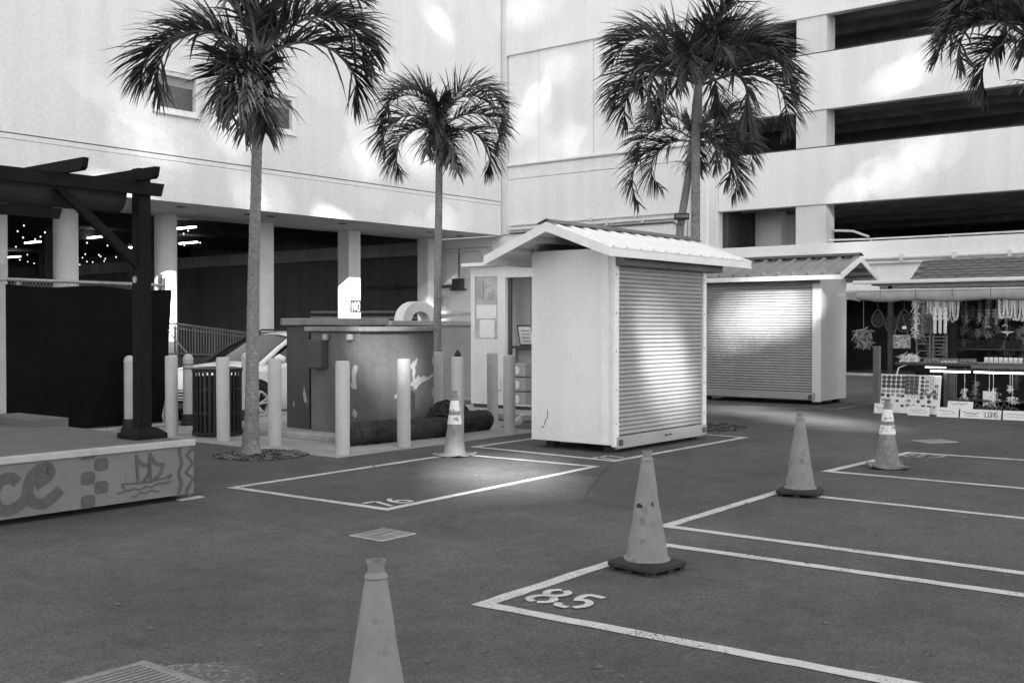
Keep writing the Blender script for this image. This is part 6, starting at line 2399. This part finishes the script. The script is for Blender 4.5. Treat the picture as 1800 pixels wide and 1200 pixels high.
for k in range(34):
    cluster('packed_goods', (20.05 + rr.uniform(-.25, .25), 4.75 + 1.55 * (k % 17) / 16 + rr.uniform(-.04, .04), (1.0 if k < 17 else 1.78) + rr.uniform(-0.05, 0.22)), rr.uniform(0.05, 0.09), rr.uniform(0.06, 0.12), 30,
            ('goods_mid', 'goods_dark', 'goods_dark', 'goods_dark', 'blind')[rr.randrange(5)], 'assorted small goods packed in the dark at the back of the stall', 'goods', 300 + k, 0.05, 2.2, 'goods packed at the back of the stall')
# trays and cards on the counter
for k, (y0, y1) in enumerate(((6.02, 5.75), (5.73, 5.45), (5.43, 5.17))):
    t = thing('display_tray', (18.7, (y0 + y1) / 2, 0.876), ('near', 'middle', 'far')[k] + ' one of three shallow trays along the counter edge', 'tray', 'trays on the counter')
    mm = Matrix.Translation((18.68, (y0 + y1) / 2, 0.88)) @ Matrix.Rotation(R(-22), 4, 'Y')
    w = (y0 - y1) / 2
    mb = MB()
    mb.box(-0.10, 0.10, -w, w, 0, 0.012, mm)
    mb.box(-0.10, -0.09, -w, w, 0.012, 0.035, mm)
    mb.box(0.09, 0.10, -w, w, 0.012, 0.035, mm)
    part('tray', mb, M['goods_mid'], t)
    mb = MB()
    for a in range(7):
        yy = -w + 0.03 + (2 * w - 0.06) * a / 6
        mb.lathe([(0.014, 0), (0.014, 0.012)], (0, 0, 0), 8)
        for i in range(len(mb.v) - 16, len(mb.v)):
            mb.v[i] = mm @ (mb.v[i] + Vector((-0.02 + 0.03 * (a % 2), yy, 0.013)))
    part('trinkets', mb, M['goods_dark'] if k != 1 else M['goods_pale'], t)
for k in range(8):
    y = 5.02 - k * 0.075
    mb = MB()
    mm = Matrix.Translation((18.75, y, 0.876)) @ Matrix.Rotation(R(12), 4, 'Y')
    mb.box(-0.003, 0.003, -0.031, 0.031, 0, 0.105, mm)
    t = single('postcard', mb, M['goods_pale'], (18.75, y, 0.876), 'small pale cards standing in a row on the counter', 'card', 'cards on the counter')
    mb = MB()
    o = mm @ Vector((-0.0045, 0.02, 0.02))
    mb.ribbon([(0, 0), (0.012, 0.035), (0.025, 0.01), (0.038, 0.04)], 0.008, o, -Y1, Z1)
    part('print', mb, M['ink_pale'], t)
mb = MB()
mb.bbox(18.57, 18.66, 4.15, 5.12, 0.876, 0.90, 0.005)
single('rolled_mat', mb, M['goods_mid'], (18.63, 4.6, 0.876), 'flat grey mat along the front of the stall counter', 'mat')
# below the counter
t = thing('bead_curtain', (18.75, 5.57, 0.25), 'dense hanging strings of beads under the stall counter', 'bead strings')
mbm = MB()
for j in range(26):
    mbm.lathe([(0.0, j * 0.02), (0.009, j * 0.02 + 0.005), (0.009, j * 0.02 + 0.013), (0.0, j * 0.02 + 0.018)], (0, 0, 0), 6, cap=False)
mem = mbm.mesh('bead_string', M['goods_mid'])
for j in range(8):
    inst('bead_string', mem, t, (0.01 * (j % 2), 0.075 - j * 0.022, -0.02))
mb = MB()
mb.bbox(18.72, 18.76, 5.63, 5.69, 0.02, 0.80, 0.006)
single('display_post', mb, M['wood_mid'], (18.74, 5.66, 0.02), 'slim wooden upright beside the bead strings', 'post')
under = [((18.7, 5.34, 0.36), 0.06, 0.10, 'goods_pale', 'pale shell figure hanging under the counter beside the bead strings'),
         ((18.7, 5.17, 0.45), 0.05, 0.14, 'goods_mid', 'pair of dark hanging strands under the counter'),
         ((18.66, 4.88, 0.34), 0.10, 0.14, 'goods_pale', 'large pale shell cluster hanging in front of a card'),
         ((18.7, 4.60, 0.30), 0.08, 0.05, 'goods_pale', 'small pale shell cluster low under the counter'),
         ((18.72, 4.64, 0.48), 0.03, 0.04, 'goods_pale', 'tiny pale shell hanging above the low cluster'),
         ((18.75, 4.55, 0.60), 0.07, 0.12, 'goods_dark', 'dark feathered strand under the counter at the picture edge')]
for k, (c, rx, rz, m, lab) in enumerate(under):
    cluster('hanging_shells', c, rx, rz, 50, m, lab, 'shells', 90 + k, 0.035, 0.80, 'shell ornaments under the counter')
mb = MB()
mb.box(18.80, 18.806, 4.88, 5.08, 0.16, 0.42)
mb.tube([(18.803, 4.98, 0.42), (18.803, 4.98, 0.8)], 0.004, 4)
single('backing_card', mb, M['paper'], (18.8, 4.7, 0.2), 'white card hanging behind the large shell cluster', 'card')
mb = MB()
for k in range(10):
    y = 5.25 - k * 0.07
    mb.tube([(18.6 + 0.02 * math.sin(k), y, 0.12), (18.65, y - 0.04, 0.20 + 0.03 * math.sin(k * 2)), (18.7, y - 0.12, 0.13)], 0.018, 6)
single('dark_coil', mb, M['goods_dark'], (18.65, 4.9, 0.10), 'tangled dark cords lying behind the price signs', 'cords', smooth='auto')
mb = MB()
mb.bbox(18.5, 18.95, 3.6, 5.75, 0.0, 0.11, 0.01)
single('floor_board', mb, M['dark_wood'], (18.7, 4.7, 0.0), 'low dark plank base behind the price signs', 'plank')
mb = MB()
mm = Matrix.Translation((18.44, 5.34, 0.13)) @ Matrix.Rotation(R(20), 4, 'Y')
mb.box(-0.004, 0.004, -0.20, 0.20, 0, 0.13, mm)
sg2 = single('price_sign', mb, M['paper'], (18.44, 5.34, 0.13), 'white sign raised behind the bright one, under the bead strings', 'sign', 'price signs along the stall front')
mb = MB()
squiggle(mb, mm @ Vector((-0.006, 0.2, 0)), -Y1, Z1, 0.05, 0.33, 0.08, 0.02, 0.012)
part('lettering', mb, M['ink_pale'], sg2)

bpy.context.view_layer.update()
